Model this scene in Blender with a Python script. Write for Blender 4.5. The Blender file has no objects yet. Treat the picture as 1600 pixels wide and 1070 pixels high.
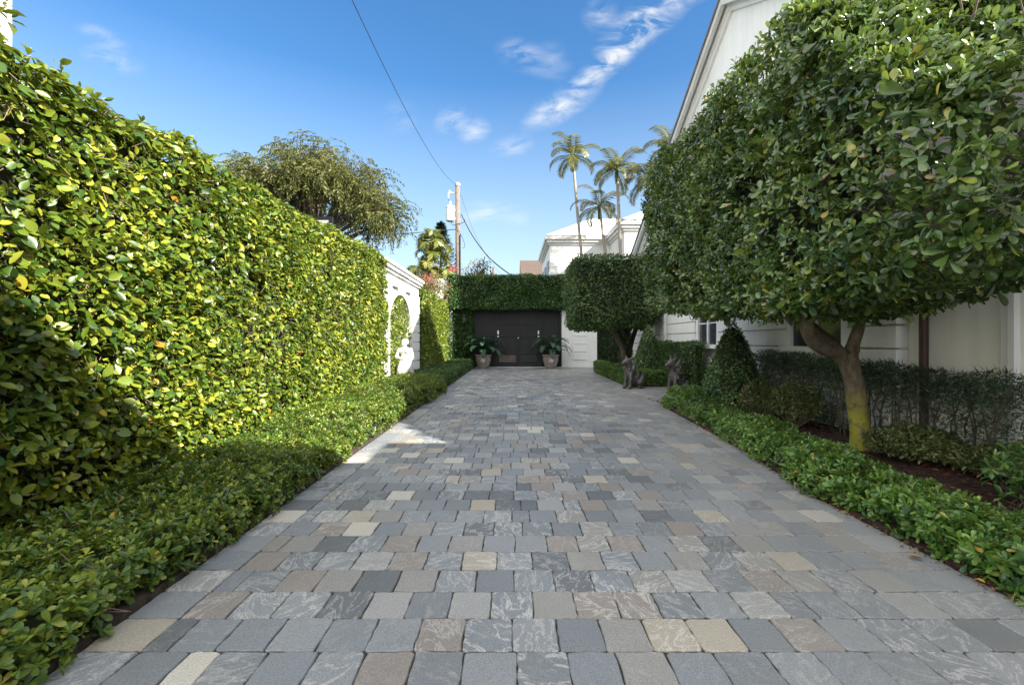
import bpy, bmesh, math, random
import numpy as np
from mathutils import Vector, Matrix, noise as mnoise

random.seed(7)
R = np.random.default_rng(11)
scene = bpy.context.scene
COL = scene.collection
PI = math.pi

# ------------------------------------------------------------------ helpers
def tag(o, label=None, cat=None, group=None, kind=None):
    if label: o['label'] = label
    if cat: o['category'] = cat
    if group: o['group'] = group
    if kind: o['kind'] = kind
    return o

def empty(name, loc, label, cat, group=None, rz=0):
    o = bpy.data.objects.new(name, None)
    o.empty_display_size = .2
    o.location = loc
    o.rotation_euler = (0, 0, rz)
    COL.objects.link(o)
    return tag(o, label, cat, group)

def link(name, me, mat, parent=None, loc=None):
    """Mesh data is in world coordinates; a parent Empty gets a matching inverse."""
    o = bpy.data.objects.new(name, me)
    COL.objects.link(o)
    if mat is not None and not me.materials:
        me.materials.append(mat)
    if parent is not None:
        o.parent = parent
        r = parent
        m = Matrix.Identity(4)
        chain = []
        while r is not None:
            chain.append(r); r = r.parent
        for q in reversed(chain):
            if q.type == 'EMPTY':
                m = m @ q.matrix_basis if q.parent is None else m @ q.matrix_parent_inverse @ q.matrix_basis
        # bake the inverse into the mesh so that children are truly local
        me.transform(m.inverted())
    return o

class MB:
    """collects simple shapes into one mesh"""
    def __init__(s): s.v = []; s.f = []; s.mi = []; s.cur = 0
    def add(s, vs, fs):
        b = len(s.v); s.v += [tuple(v) for v in vs]
        s.f += [tuple(i + b for i in f) for f in fs]; s.mi += [s.cur] * len(fs)
    def box(s, x0, x1, y0, y1, z0, z1):
        s.add([(x0,y0,z0),(x1,y0,z0),(x1,y1,z0),(x0,y1,z0),(x0,y0,z1),(x1,y0,z1),(x1,y1,z1),(x0,y1,z1)],
              [(0,3,2,1),(4,5,6,7),(0,1,5,4),(1,2,6,5),(2,3,7,6),(3,0,4,7)])
    def prism_x(s, poly, x0, x1):
        """poly of (y, z), counter-clockwise seen from +x, extruded along x"""
        n = len(poly)
        s.add([(x0,y,z) for y,z in poly] + [(x1,y,z) for y,z in poly],
              [tuple(range(n-1,-1,-1)), tuple(range(n,2*n))] + [(i,(i+1)%n,(i+1)%n+n,i+n) for i in range(n)])
    def prism_y(s, poly, y0, y1):
        n = len(poly)
        s.add([(x,y0,z) for x,z in poly] + [(x,y1,z) for x,z in poly],
              [tuple(range(n)), tuple(range(2*n-1,n-1,-1))] + [(i,i+n,(i+1)%n+n,(i+1)%n) for i in range(n)])
    def prism_z(s, poly, z0, z1):
        n = len(poly)
        s.add([(x,y,z0) for x,y in poly] + [(x,y,z1) for x,y in poly],
              [tuple(range(n-1,-1,-1)), tuple(range(n,2*n))] + [(i,(i+1)%n,(i+1)%n+n,i+n) for i in range(n)])
    def lathe(s, prof, c, n=24):
        vs = []; fs = []
        for r, z in prof:
            for k in range(n):
                a = 2*PI*k/n
                vs.append((c[0]+r*math.cos(a), c[1]+r*math.sin(a), c[2]+z))
        m = len(prof)
        for i in range(m-1):
            for k in range(n):
                fs.append((i*n+k, i*n+(k+1)%n, (i+1)*n+(k+1)%n, (i+1)*n+k))
        fs.append(tuple(range(n-1,-1,-1))); fs.append(tuple(range((m-1)*n, m*n)))
        s.add(vs, fs)
    def tube(s, pts, rads, n=8, wob=0.0):
        pts = [Vector(p) for p in pts]
        if not hasattr(rads, '__len__'): rads = [rads]*len(pts)
        vs = []; fs = []
        t0 = (pts[1]-pts[0]).normalized()
        u = t0.orthogonal().normalized()
        for i, p in enumerate(pts):
            t = (pts[min(i+1,len(pts)-1)] - pts[max(i-1,0)]).normalized()
            u = (u - t*u.dot(t)).normalized(); w = t.cross(u)
            for k in range(n):
                a = 2*PI*k/n
                r = rads[i]
                if wob: r *= 1 + wob*mnoise.noise(Vector((math.cos(a)*1.3+p.x*3, math.sin(a)*1.3+p.y*3, p.z*3.0)))
                vs.append(p + u*(r*math.cos(a)) + w*(r*math.sin(a)))
        for i in range(len(pts)-1):
            for k in range(n):
                fs.append((i*n+k, i*n+(k+1)%n, (i+1)*n+(k+1)%n, (i+1)*n+k))
        fs.append(tuple(range(n-1,-1,-1))); fs.append(tuple(range((len(pts)-1)*n, len(pts)*n)))
        s.add(vs, fs)
    def mesh(s, name, smooth=False):
        me = bpy.data.meshes.new(name)
        me.from_pydata(s.v, [], s.f); me.update()
        if smooth: me.polygons.foreach_set('use_smooth', [True]*len(me.polygons))
        return me
    def build(s, name, mat, parent=None, smooth=False, bevel=0):
        me = s.mesh(name, smooth)
        o = link(name, me, mat, parent)
        if bevel:
            b = o.modifiers.new('bevel', 'BEVEL'); b.width = bevel; b.segments = 2; b.limit_method = 'ANGLE'
        return o

def catmull(pts, n=6):
    pts = [Vector(p) for p in pts]; out = []
    for i in range(len(pts)-1):
        p0 = pts[max(i-1,0)]; p1 = pts[i]; p2 = pts[i+1]; p3 = pts[min(i+2,len(pts)-1)]
        for k in range(n):
            t = k/n
            out.append(.5*((2*p1)+(p2-p0)*t+(2*p0-5*p1+4*p2-p3)*t*t+(3*p1-p0-3*p2+p3)*t**3))
    out.append(pts[-1]); return out

# --- value noise in numpy
def vnoise(P, scale=1.0, seed=0):
    q = np.asarray(P, float)*scale + seed*17.31
    i = np.floor(q).astype(np.int64); f = q - i; f = f*f*(3-2*f)
    def h(a, b, c):
        n = (a*374761393 + b*668265263 + c*2147483647 + seed*974711) & 0x7fffffff
        n = ((n ^ (n >> 13))*1274126177) & 0x7fffffff
        n = n ^ (n >> 16)
        return (n & 0xffff)/65535.0
    r = 0
    for dx in (0,1):
        for dy in (0,1):
            for dz in (0,1):
                w = (f[:,0] if dx else 1-f[:,0])*(f[:,1] if dy else 1-f[:,1])*(f[:,2] if dz else 1-f[:,2])
                r = r + w*h(i[:,0]+dx, i[:,1]+dy, i[:,2]+dz)
    return r

def unit(a): return a/np.maximum(np.linalg.norm(a, axis=1, keepdims=True), 1e-9)
def rnd(n, k=3): return R.normal(size=(n, k))

# --- leaf templates: (x across, y along, z up), faces
OBOV = (np.array([(0,0,0),(-.26,.32,.05),(0,.34,-.02),(.26,.32,.05),(-.48,.72,.06),(0,.72,-.01),(.48,.72,.06),(0,1,-.10)], float),
        [(0,2,1),(0,3,2),(1,2,5,4),(2,3,6,5),(4,5,7),(5,6,7)])
OVAL = (np.array([(0,0,0),(-.42,.30,.06),(0,.32,-.02),(.42,.30,.06),(-.42,.66,.05),(0,.66,-.03),(.42,.66,.05),(0,1,-.14)], float),
        [(0,2,1),(0,3,2),(1,2,5,4),(2,3,6,5),(4,5,7),(5,6,7)])
DIAM = (np.array([(0,0,0),(-.5,.5,.10),(0,1,-.06),(.5,.5,.10)], float), [(0,2,1),(0,3,2)])
NARR = (np.array([(0,0,0),(-.5,.35,0),(0,1,-.12),(.5,.35,0)], float), [(0,3,2,1)])

def fine_tpl(ys, ws, cup=.06, curl=.12):
    V = [(0,0,0)]
    for y, w in zip(ys, ws):
        z = -curl*y*y
        V += [(-w, y, z+cup*min(1, w*2)), (0, y, z-.02), (w, y, z+cup*min(1, w*2))]
    V.append((0,1,-curl))
    F = [(0,2,1),(0,3,2)]
    for i in range(len(ys)-1):
        a = 1+3*i
        F += [(a,a+1,a+4,a+3),(a+1,a+2,a+5,a+4)]
    a = 1+3*(len(ys)-1); t = len(V)-1
    F += [(a,a+1,t),(a+1,a+2,t)]
    return np.array(V, float), F
FOVAL = fine_tpl((.10,.26,.44,.62,.80,.93), (.22,.40,.49,.47,.32,.14))
FOBOV = fine_tpl((.12,.30,.50,.68,.84,.95), (.12,.25,.40,.49,.45,.25))

def leaf_mesh(name, P, T, N, L, W, tpl=OBOV, near=None):
    """leaves closer to the place where one walks get the finer outline"""
    if near is not None:
        d = np.sqrt(P[:,0]**2 + P[:,1]**2)
        k = d < near[0]
        if k.any() and (~k).any():
            L = np.broadcast_to(L, (len(P),)); W = np.broadcast_to(W, (len(P),))
            m1 = leaf_mesh(name, P[k], T[k], N[k], L[k], W[k], near[1])
            m2 = leaf_mesh(name, P[~k], T[~k], N[~k], L[~k], W[~k], tpl)
            co = []; vi = []; ls = []; off = 0; lo_ = 0
            for m_ in (m1, m2):
                c = np.empty(len(m_.vertices)*3, np.float32); m_.vertices.foreach_get('co', c)
                v = np.empty(len(m_.loops), np.int32); m_.loops.foreach_get('vertex_index', v)
                q = np.empty(len(m_.polygons), np.int32); m_.polygons.foreach_get('loop_start', q)
                co.append(c); vi.append(v+off); ls.append(q+lo_); off += len(m_.vertices); lo_ += len(m_.loops)
            bpy.data.meshes.remove(m1); bpy.data.meshes.remove(m2)
            co = np.concatenate(co); vi = np.concatenate(vi); ls = np.concatenate(ls)
            me = bpy.data.meshes.new(name)
            me.vertices.add(len(co)//3); me.vertices.foreach_set('co', co)
            me.loops.add(len(vi)); me.loops.foreach_set('vertex_index', vi.astype(np.int32))
            me.polygons.add(len(ls)); me.polygons.foreach_set('loop_start', ls.astype(np.int32))
            me.polygons.foreach_set('use_smooth', np.ones(len(ls), bool))
            me.update(calc_edges=True); me.validate()
            return me
        if k.all(): tpl = near[1]
    V, F = tpl
    n = len(P)
    T = unit(T); N = N - T*np.sum(N*T, axis=1, keepdims=True); N = unit(N)
    B = np.cross(T, N)
    L = np.broadcast_to(L, (n,))[:,None,None]; W = np.broadcast_to(W, (n,))[:,None,None]
    verts = P[:,None,:] + V[None,:,0:1]*W*B[:,None,:] + V[None,:,1:2]*L*T[:,None,:] + V[None,:,2:3]*L*N[:,None,:]
    nv = len(V)
    lens = np.array([len(f) for f in F]); fl = np.concatenate([np.array(f) for f in F])
    loops = (fl[None,:] + (np.arange(n)*nv)[:,None]).ravel().astype(np.int32)
    lt = np.tile(lens, n); ls = np.concatenate([[0], np.cumsum(lt)[:-1]]).astype(np.int32)
    me = bpy.data.meshes.new(name)
    me.vertices.add(n*nv); me.vertices.foreach_set('co', verts.astype(np.float32).ravel())
    me.loops.add(len(loops)); me.loops.foreach_set('vertex_index', loops)
    me.polygons.add(len(lt)); me.polygons.foreach_set('loop_start', ls)
    try: me.polygons.foreach_set('loop_total', lt.astype(np.int32))
    except Exception: pass
    me.polygons.foreach_set('use_smooth', np.ones(len(lt), bool))
    me.update(calc_edges=True); me.validate()
    return me

def box_surface(n, lo, hi, r, weights=None):
    """n points on a rounded box: positions, normals. weights: -x +x -y +y -z +z"""
    lo = np.array(lo, float); hi = np.array(hi, float); d = hi-lo
    A = np.array([d[1]*d[2]]*2 + [d[0]*d[2]]*2 + [d[0]*d[1]]*2)
    if weights is not None: A = A*np.array(weights)
    f = R.choice(6, size=n, p=A/A.sum())
    P = lo + R.random((n,3))*d
    ax = f//2; side = f % 2
    P[np.arange(n), ax] = np.where(side == 0, lo[ax], hi[ax])
    r = min(r, d.min()*.49)
    c = np.clip(P, lo+r, hi-r); q = P-c
    nq = np.linalg.norm(q, axis=1, keepdims=True)
    Nn = q/np.maximum(nq, 1e-9)
    return c + Nn*r, Nn

def foliage(P, N, size, spread=.7, up=.35, out=.5, droop=0., jit=.35, aspect=.52):
    """leaf frames for single leaves on a clipped surface"""
    n = len(P)
    nl = unit(N*out + np.array([0,0,1.0])*up + rnd(n)*spread)
    t = rnd(n) + N*.5 + np.array([0,0,-1.0])*droop
    t = t - nl*np.sum(t*nl, axis=1, keepdims=True)
    L = size*np.exp(np.clip(R.normal(size=n)*jit*.85, -.9, .5))
    return P, t, nl, L, L*aspect*(1+.15*R.normal(size=n))

def rosettes(C, S, size, k=7, tilt=.5, tj=.3, aspect=.42, stem=.4):
    """k leaves spreading round each centre C with stem direction S"""
    n = len(C)
    S = unit(S); U = unit(np.cross(S, rnd(n))); Wv = np.cross(S, U)
    P=[];T=[];Nn=[];L=[]
    ph0 = R.random(n)*2*PI
    for j in range(k):
        ph = ph0 + 2.4*j + R.normal(size=n)*.25
        tl = np.clip(tilt + (j/k-.5)*.7 + R.normal(size=n)*tj, -.4, 1.35)
        rad = U*np.cos(ph)[:,None] + Wv*np.sin(ph)[:,None]
        t = rad*np.cos(tl)[:,None] + S*np.sin(tl)[:,None]
        nn = S*np.cos(tl)[:,None] - rad*np.sin(tl)[:,None]
        l = size*(1-.35*j/k)*np.exp(R.normal(size=n)*.16)
        P.append(C + S*(size*stem*(j/k-.5))[..., None] if np.ndim(size) else C + S*(size*stem*(j/k-.5)))
        T.append(t); Nn.append(nn + rnd(n)*.12); L.append(l)
    L = np.concatenate(L)
    return np.concatenate(P), np.concatenate(T), np.concatenate(Nn), L, L*aspect*(1+.12*R.normal(size=len(L)))

def cat(*sets):
    return tuple(np.concatenate([s[i] for s in sets]) for i in range(5))

def twig_mesh(name, A, B, r):
    """thin three-sided sticks from A to B"""
    n = len(A); t = unit(B-A); u = unit(np.cross(t, rnd(n))); w = np.cross(t, u)
    V = []
    for P, rr in ((A, r), (B, r*.6)):
        for a in (0, 2.094, 4.189):
            V.append(P + (u*math.cos(a) + w*math.sin(a))*np.broadcast_to(rr, (n,))[:,None])
    V = np.stack(V, 1).reshape(-1, 3)
    F = [(0,1,4,3),(1,2,5,4),(2,0,3,5)]
    fl = np.array(F).ravel()
    loops = (fl[None,:] + (np.arange(n)*6)[:,None]).ravel().astype(np.int32)
    me = bpy.data.meshes.new(name)
    me.vertices.add(len(V)); me.vertices.foreach_set('co', V.astype(np.float32).ravel())
    me.loops.add(len(loops)); me.loops.foreach_set('vertex_index', loops)
    me.polygons.add(n*3); me.polygons.foreach_set('loop_start', np.arange(n*3, dtype=np.int32)*4)
    me.update(calc_edges=True); me.validate()
    return me

# ------------------------------------------------------------------ materials
def nt(name):
    m = bpy.data.materials.new(name); m.use_nodes = True
    t = m.node_tree; t.nodes.clear()
    return m, t.nodes, t.links
def ramp(N, stops, interp='LINEAR'):
    r = N.new('ShaderNodeValToRGB'); r.color_ramp.interpolation = interp
    e = r.color_ramp.elements
    while len(e) < len(stops): e.new(.5)
    for i, (p, c) in enumerate(stops):
        e[i].position = p; e[i].color = (*c, 1) if len(c) == 3 else c
    return r

def leaf_mat(name, stops, trans=.3, tcol=(.25,.34,.03), rough=.38, clump=1.2, clump_amt=.35, spec=.45):
    m, N, Lk = nt(name)
    geo = N.new('ShaderNodeNewGeometry'); r = ramp(N, stops)
    Lk.new(geo.outputs['Random Per Island'], r.inputs[0])
    tc = N.new('ShaderNodeTexCoord'); nz = N.new('ShaderNodeTexNoise'); nz.inputs['Scale'].default_value = clump
    nz.inputs['Detail'].default_value = 3
    Lk.new(tc.outputs['Object'], nz.inputs['Vector'])
    mr = N.new('ShaderNodeMapRange'); mr.inputs[1].default_value = .3; mr.inputs[2].default_value = .7
    mr.inputs[3].default_value = 1-clump_amt; mr.inputs[4].default_value = 1+clump_amt
    Lk.new(nz.outputs[0], mr.inputs[0])
    hv = N.new('ShaderNodeHueSaturation'); Lk.new(r.outputs[0], hv.inputs['Color']); Lk.new(mr.outputs[0], hv.inputs['Value'])
    mh = N.new('ShaderNodeMapRange'); mh.inputs[1].default_value = .3; mh.inputs[2].default_value = .7
    mh.inputs[3].default_value = .515; mh.inputs[4].default_value = .485
    Lk.new(nz.outputs[0], mh.inputs[0]); Lk.new(mh.outputs[0], hv.inputs['Hue'])
    p = N.new('ShaderNodeBsdfPrincipled'); p.inputs['Roughness'].default_value = rough
    p.inputs['Specular IOR Level'].default_value = spec
    Lk.new(hv.outputs[0], p.inputs['Base Color'])
    tr = N.new('ShaderNodeBsdfTranslucent')
    mx = N.new('ShaderNodeMix'); mx.data_type = 'RGBA'; mx.inputs[0].default_value = .55
    Lk.new(hv.outputs[0], mx.inputs[6]); mx.inputs[7].default_value = (*tcol, 1)
    Lk.new(mx.outputs[2], tr.inputs['Color'])
    ms = N.new('ShaderNodeMixShader'); ms.inputs[0].default_value = trans
    Lk.new(p.outputs[0], ms.inputs[1]); Lk.new(tr.outputs[0], ms.inputs[2])
    o = N.new('ShaderNodeOutputMaterial'); Lk.new(ms.outputs[0], o.inputs[0])
    return m

def plain(name, col, rough=.6, var=.12, scale=3., metal=0., bump=0., bscale=40., spec=.5, col2=None, detail=4, coords='Object', streak=0.):
    m, N, Lk = nt(name)
    tc = N.new('ShaderNodeTexCoord')
    nz = N.new('ShaderNodeTexNoise'); nz.inputs['Scale'].default_value = scale; nz.inputs['Detail'].default_value = detail
    Lk.new(tc.outputs[coords], nz.inputs['Vector'])
    c2 = col2 if col2 else tuple(min(1, c*(1+var)) for c in col)
    c1 = col if col2 else tuple(c*(1-var) for c in col)
    r = ramp(N, [(.32, c1), (.68, c2)]); Lk.new(nz.outputs[0], r.inputs[0])
    p = N.new('ShaderNodeBsdfPrincipled'); p.inputs['Roughness'].default_value = rough; p.inputs['Metallic'].default_value = metal
    p.inputs['Specular IOR Level'].default_value = spec
    cout = r.outputs[0]
    if streak:
        ms = N.new('ShaderNodeMapping'); ms.inputs['Scale'].default_value = (3.5,3.5,.28); Lk.new(tc.outputs[coords], ms.inputs[0])
        ns = N.new('ShaderNodeTexNoise'); ns.inputs['Scale'].default_value = 2.2; ns.inputs['Detail'].default_value = 7; Lk.new(ms.outputs[0], ns.inputs['Vector'])
        rs = ramp(N, [(.36,(1-streak,1-streak*1.05,1-streak*1.2)),(.60,(1,1,1))]); Lk.new(ns.outputs[0], rs.inputs[0])
        mm = N.new('ShaderNodeMix'); mm.data_type = 'RGBA'; mm.blend_type = 'MULTIPLY'; mm.inputs[0].default_value = 1
        Lk.new(cout, mm.inputs[6]); Lk.new(rs.outputs[0], mm.inputs[7]); cout = mm.outputs[2]
    Lk.new(cout, p.inputs['Base Color'])
    if bump:
        n2 = N.new('ShaderNodeTexNoise'); n2.inputs['Scale'].default_value = bscale; n2.inputs['Detail'].default_value = 5
        Lk.new(tc.outputs[coords], n2.inputs['Vector'])
        b = N.new('ShaderNodeBump'); b.inputs['Strength'].default_value = bump; b.inputs['Distance'].default_value = .02
        Lk.new(n2.outputs[0], b.inputs['Height']); Lk.new(b.outputs[0], p.inputs['Normal'])
    o = N.new('ShaderNodeOutputMaterial'); Lk.new(p.outputs[0], o.inputs[0])
    return m

def slate_mat():
    m, N, Lk = nt('slate_pavers')
    geo = N.new('ShaderNodeNewGeometry'); tc = N.new('ShaderNodeTexCoord')
    rnd_ = geo.outputs['Random Per Island']
    def math_(op, a, b=None):
        n = N.new('ShaderNodeMath'); n.operation = op
        for i, v in enumerate((a, b)):
            if v is None: continue
            if isinstance(v, (int, float)): n.inputs[i].default_value = v
            else: Lk.new(v, n.inputs[i])
        return n.outputs[0]
    def frac(k): return math_('FRACT', math_('MULTIPLY', rnd_, k))
    base = ramp(N, [(0,(0.108,0.117,0.126)),(.12,(0.154,0.167,0.180)),(.34,(0.199,0.211,0.223)),(.5,(0.171,0.186,0.203)),(.66,(0.222,0.216,0.205)),(.78,(0.211,0.191,0.175)),
                    (.87,(0.257,0.258,0.253)),(.945,(0.308,0.280,0.230)),(.98,(0.410,0.389,0.342)),(1,(0.182,0.189,0.198))], 'CONSTANT')
    Lk.new(rnd_, base.inputs[0])
    # per paver rotated and shifted coordinates
    comb = N.new('ShaderNodeCombineXYZ')
    Lk.new(math_('MULTIPLY', frac(37.7), 30), comb.inputs[0]); Lk.new(math_('MULTIPLY', frac(91.3), 30), comb.inputs[1]); Lk.new(math_('MULTIPLY', frac(13.1), 30), comb.inputs[2])
    rot = N.new('ShaderNodeVectorRotate'); rot.rotation_type = 'Z_AXIS'
    Lk.new(tc.outputs['Object'], rot.inputs['Vector']); Lk.new(math_('MULTIPLY', frac(57.9), 6.28), rot.inputs['Angle'])
    ad = N.new('ShaderNodeVectorMath'); ad.operation = 'ADD'; Lk.new(rot.outputs[0], ad.inputs[0]); Lk.new(comb.outputs[0], ad.inputs[1])
    vec = ad.outputs[0]
    # veins
    mp = N.new('ShaderNodeMapping'); mp.inputs['Scale'].default_value = (2.6, 6.5, 4); Lk.new(vec, mp.inputs[0])
    nv = N.new('ShaderNodeTexNoise'); nv.inputs['Scale'].default_value = 1.6; nv.inputs['Detail'].default_value = 7; nv.inputs['Roughness'].default_value = .62
    nv.inputs['Distortion'].default_value = 1.1
    Lk.new(mp.outputs[0], nv.inputs['Vector'])
    dist = math_('ABSOLUTE', math_('SUBTRACT', nv.outputs[0], .5))
    vr = ramp(N, [(.0,(.9,.9,.9)),(.010,(.55,.55,.55)),(.034,(0,0,0))]); Lk.new(dist, vr.inputs[0])
    vamt = N.new('ShaderNodeMapRange'); Lk.new(frac(23.7), vamt.inputs[0]); vamt.inputs[1].default_value = .35; vamt.inputs[2].default_value = 1; vamt.inputs[3].default_value = .03; vamt.inputs[4].default_value = .9
    # patches
    npn = N.new('ShaderNodeTexNoise'); npn.inputs['Scale'].default_value = 9; npn.inputs['Detail'].default_value = 9; npn.inputs['Roughness'].default_value = .7; npn.inputs['Distortion'].default_value = .6
    Lk.new(mp.outputs[0], npn.inputs['Vector']); npn.inputs['Scale'].default_value = 4.5
    pr = ramp(N, [(.52,(0,0,0)),(.68,(1,1,1))]); Lk.new(npn.outputs[0], pr.inputs[0])
    pamt = math_('MULTIPLY', math_('POWER', frac(71.1), 2.2), .62)
    mix1 = N.new('ShaderNodeMix'); mix1.data_type = 'RGBA'
    Lk.new(math_('MULTIPLY', pr.outputs[0], pamt), mix1.inputs[0]); Lk.new(base.outputs[0], mix1.inputs[6]); mix1.inputs[7].default_value = (.38,.37,.345,1)
    mix2 = N.new('ShaderNodeMix'); mix2.data_type = 'RGBA'
    Lk.new(math_('MULTIPLY', vr.outputs[0], vamt.outputs[0]), mix2.inputs[0]); Lk.new(mix1.outputs[2], mix2.inputs[6]); mix2.inputs[7].default_value = (.50,.49,.47,1)
    # grain and large soiling
    ng = N.new('ShaderNodeTexNoise'); ng.inputs['Scale'].default_value = 130; ng.inputs['Detail'].default_value = 6; ng.inputs['Roughness'].default_value = .7
    Lk.new(tc.outputs['Object'], ng.inputs['Vector'])
    gr = N.new('ShaderNodeMapRange'); gr.inputs[1].default_value = .25; gr.inputs[2].default_value = .75; gr.inputs[3].default_value = .50; gr.inputs[4].default_value = 1.50
    Lk.new(ng.outputs[0], gr.inputs[0])
    nl = N.new('ShaderNodeTexNoise'); nl.inputs['Scale'].default_value = .55; nl.inputs['Detail'].default_value = 5
    Lk.new(tc.outputs['Object'], nl.inputs['Vector'])
    lr = N.new('ShaderNodeMapRange'); lr.inputs[1].default_value = .3; lr.inputs[2].default_value = .7; lr.inputs[3].default_value = .86; lr.inputs[4].default_value = 1.20
    Lk.new(nl.outputs[0], lr.inputs[0])
    hv = N.new('ShaderNodeHueSaturation'); Lk.new(mix2.outputs[2], hv.inputs['Color'])
    Lk.new(math_('MULTIPLY', gr.outputs[0], lr.outputs[0]), hv.inputs['Value'])
    # dust towards the right-hand edge
    sx = N.new('ShaderNodeSeparateXYZ'); Lk.new(tc.outputs['Object'], sx.inputs[0])
    dm = N.new('ShaderNodeMapRange'); dm.inputs[1].default_value = .9; dm.inputs[2].default_value = 3.1; dm.inputs[3].default_value = 0; dm.inputs[4].default_value = .55
    Lk.new(sx.outputs[0], dm.inputs[0])
    dn = N.new('ShaderNodeTexNoise'); dn.inputs['Scale'].default_value = 2.2; dn.inputs['Detail'].default_value = 6; Lk.new(tc.outputs['Object'], dn.inputs['Vector'])
    mix3 = N.new('ShaderNodeMix'); mix3.data_type = 'RGBA'
    Lk.new(math_('MULTIPLY', dm.outputs[0], math_('ADD', dn.outputs[0], .35)), mix3.inputs[0]); Lk.new(hv.outputs[0], mix3.inputs[6]); mix3.inputs[7].default_value = (.27,.265,.255,1)
    p = N.new('ShaderNodeBsdfPrincipled'); p.inputs['Roughness'].default_value = .55; p.inputs['Specular IOR Level'].default_value = .4
    Lk.new(mix3.outputs[2], p.inputs['Base Color'])
    b = N.new('ShaderNodeBump'); b.inputs['Strength'].default_value = .55; b.inputs['Distance'].default_value = .004
    hb = math_('ADD', math_('MULTIPLY', ng.outputs[0], .5), npn.outputs[0]); Lk.new(hb, b.inputs['Height']); Lk.new(b.outputs[0], p.inputs['Normal'])
    o = N.new('ShaderNodeOutputMaterial'); Lk.new(p.outputs[0], o.inputs[0])
    return m

def bark_mat(name, c1, c2, moss=None, z0=.0, z1=.85):
    m, N, Lk = nt(name)
    tc = N.new('ShaderNodeTexCoord')
    mp = N.new('ShaderNodeMapping'); mp.inputs['Scale'].default_value = (9,9,4); Lk.new(tc.outputs['Object'], mp.inputs[0])
    nz = N.new('ShaderNodeTexNoise'); nz.inputs['Scale'].default_value = 2; nz.inputs['Detail'].default_value = 8; nz.inputs['Roughness'].default_value = .65
    Lk.new(mp.outputs[0], nz.inputs['Vector'])
    r = ramp(N, [(.3, c1), (.7, c2)]); Lk.new(nz.outputs[0], r.inputs[0])
    p = N.new('ShaderNodeBsdfPrincipled'); p.inputs['Roughness'].default_value = .85
    colout = r.outputs[0]
    if moss:
        sx = N.new('ShaderNodeSeparateXYZ'); Lk.new(tc.outputs['Object'], sx.inputs[0])
        mr = N.new('ShaderNodeMapRange'); mr.inputs[1].default_value = z1; mr.inputs[2].default_value = z1-.45; mr.inputs[3].default_value = 0; mr.inputs[4].default_value = 1
        Lk.new(sx.outputs[2], mr.inputs[0])
        n2 = N.new('ShaderNodeTexNoise'); n2.inputs['Scale'].default_value = 14; n2.inputs['Detail'].default_value = 7; Lk.new(tc.outputs['Object'], n2.inputs['Vector'])
        r2 = ramp(N, [(.36,(0,0,0)),(.52,(1,1,1))]); Lk.new(n2.outputs[0], r2.inputs[0])
        mu = N.new('ShaderNodeMath'); mu.operation = 'MULTIPLY'; Lk.new(mr.outputs[0], mu.inputs[0]); Lk.new(r2.outputs[0], mu.inputs[1])
        mx = N.new('ShaderNodeMix'); mx.data_type = 'RGBA'; Lk.new(mu.outputs[0], mx.inputs[0]); Lk.new(colout, mx.inputs[6]); mx.inputs[7].default_value = (*moss, 1)
        colout = mx.outputs[2]
    Lk.new(colout, p.inputs['Base Color'])
    b = N.new('ShaderNodeBump'); b.inputs['Strength'].default_value = .9; b.inputs['Distance'].default_value = .02
    Lk.new(nz.outputs[0], b.inputs['Height']); Lk.new(b.outputs[0], p.inputs['Normal'])
    o = N.new('ShaderNodeOutputMaterial'); Lk.new(p.outputs[0], o.inputs[0])
    return m

M = {}
M['hedge'] = leaf_mat('hedge_leaves', [(0,(.022,.060,.012)),(.22,(.050,.105,.014)),(.5,(.105,.165,.017)),(.78,(.175,.225,.022)),(.95,(.27,.285,.03)),(.99,(.40,.36,.035)),(1,(.42,.19,.03))], .26, (.36,.40,.03), .36)
M['tree_leaf'] = leaf_mat('standard_tree_leaves', [(0,(.020,.050,.015)),(.3,(.042,.090,.024)),(.62,(.075,.140,.032)),(.86,(.125,.200,.042)),(.96,(.22,.27,.045)),(.985,(.30,.28,.05)),(1,(.20,.11,.05))], .18, (.30,.40,.05), .24, spec=.7)
M['box_tree_leaf'] = leaf_mat('clipped_tree_leaves', [(0,(.016,.048,.014)),(.45,(.040,.092,.024)),(.85,(.085,.150,.036)),(1,(.17,.22,.06))], .22, (.2,.28,.03), .33)
M['border'] = leaf_mat('border_hedge_leaves', [(0,(.022,.075,.018)),(.3,(.052,.130,.026)),(.65,(.095,.205,.036)),(.92,(.165,.29,.055)),(.985,(.28,.34,.07)),(1,(.40,.20,.05))], .28, (.34,.42,.04), .32, spec=.55)
M['left_border'] = leaf_mat('left_border_leaves', [(0,(.022,.062,.014)),(.3,(.050,.110,.018)),(.65,(.105,.175,.022)),(.92,(.19,.25,.03)),(.985,(.30,.31,.04)),(1,(.40,.16,.04))], .28, (.36,.40,.04), .34)
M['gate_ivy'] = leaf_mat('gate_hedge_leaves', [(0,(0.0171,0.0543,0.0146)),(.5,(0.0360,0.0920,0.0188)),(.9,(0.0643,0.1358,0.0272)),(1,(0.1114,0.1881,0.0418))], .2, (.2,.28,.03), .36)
M['cone'] = leaf_mat('topiary_leaves', [(0,(0.0498,0.1152,0.0419)),(.5,(0.1032,0.1925,0.0628)),(.9,(0.1868,0.2930,0.1046)),(1,(0.3202,0.4185,0.1674))], .2, (.2,.26,.05), .36)
M['yew'] = leaf_mat('podocarpus_leaves', [(0,(.012,.032,.018)),(.6,(.034,.070,.032)),(1,(.085,.14,.055))], .16, (.12,.18,.03), .4)
M['shrub'] = leaf_mat('round_shrub_leaves', [(0,(.030,.055,.018)),(.5,(.085,.120,.034)),(.95,(.17,.19,.055)),(1,(.36,.13,.07))], .18, (.16,.2,.03), .45)
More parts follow.
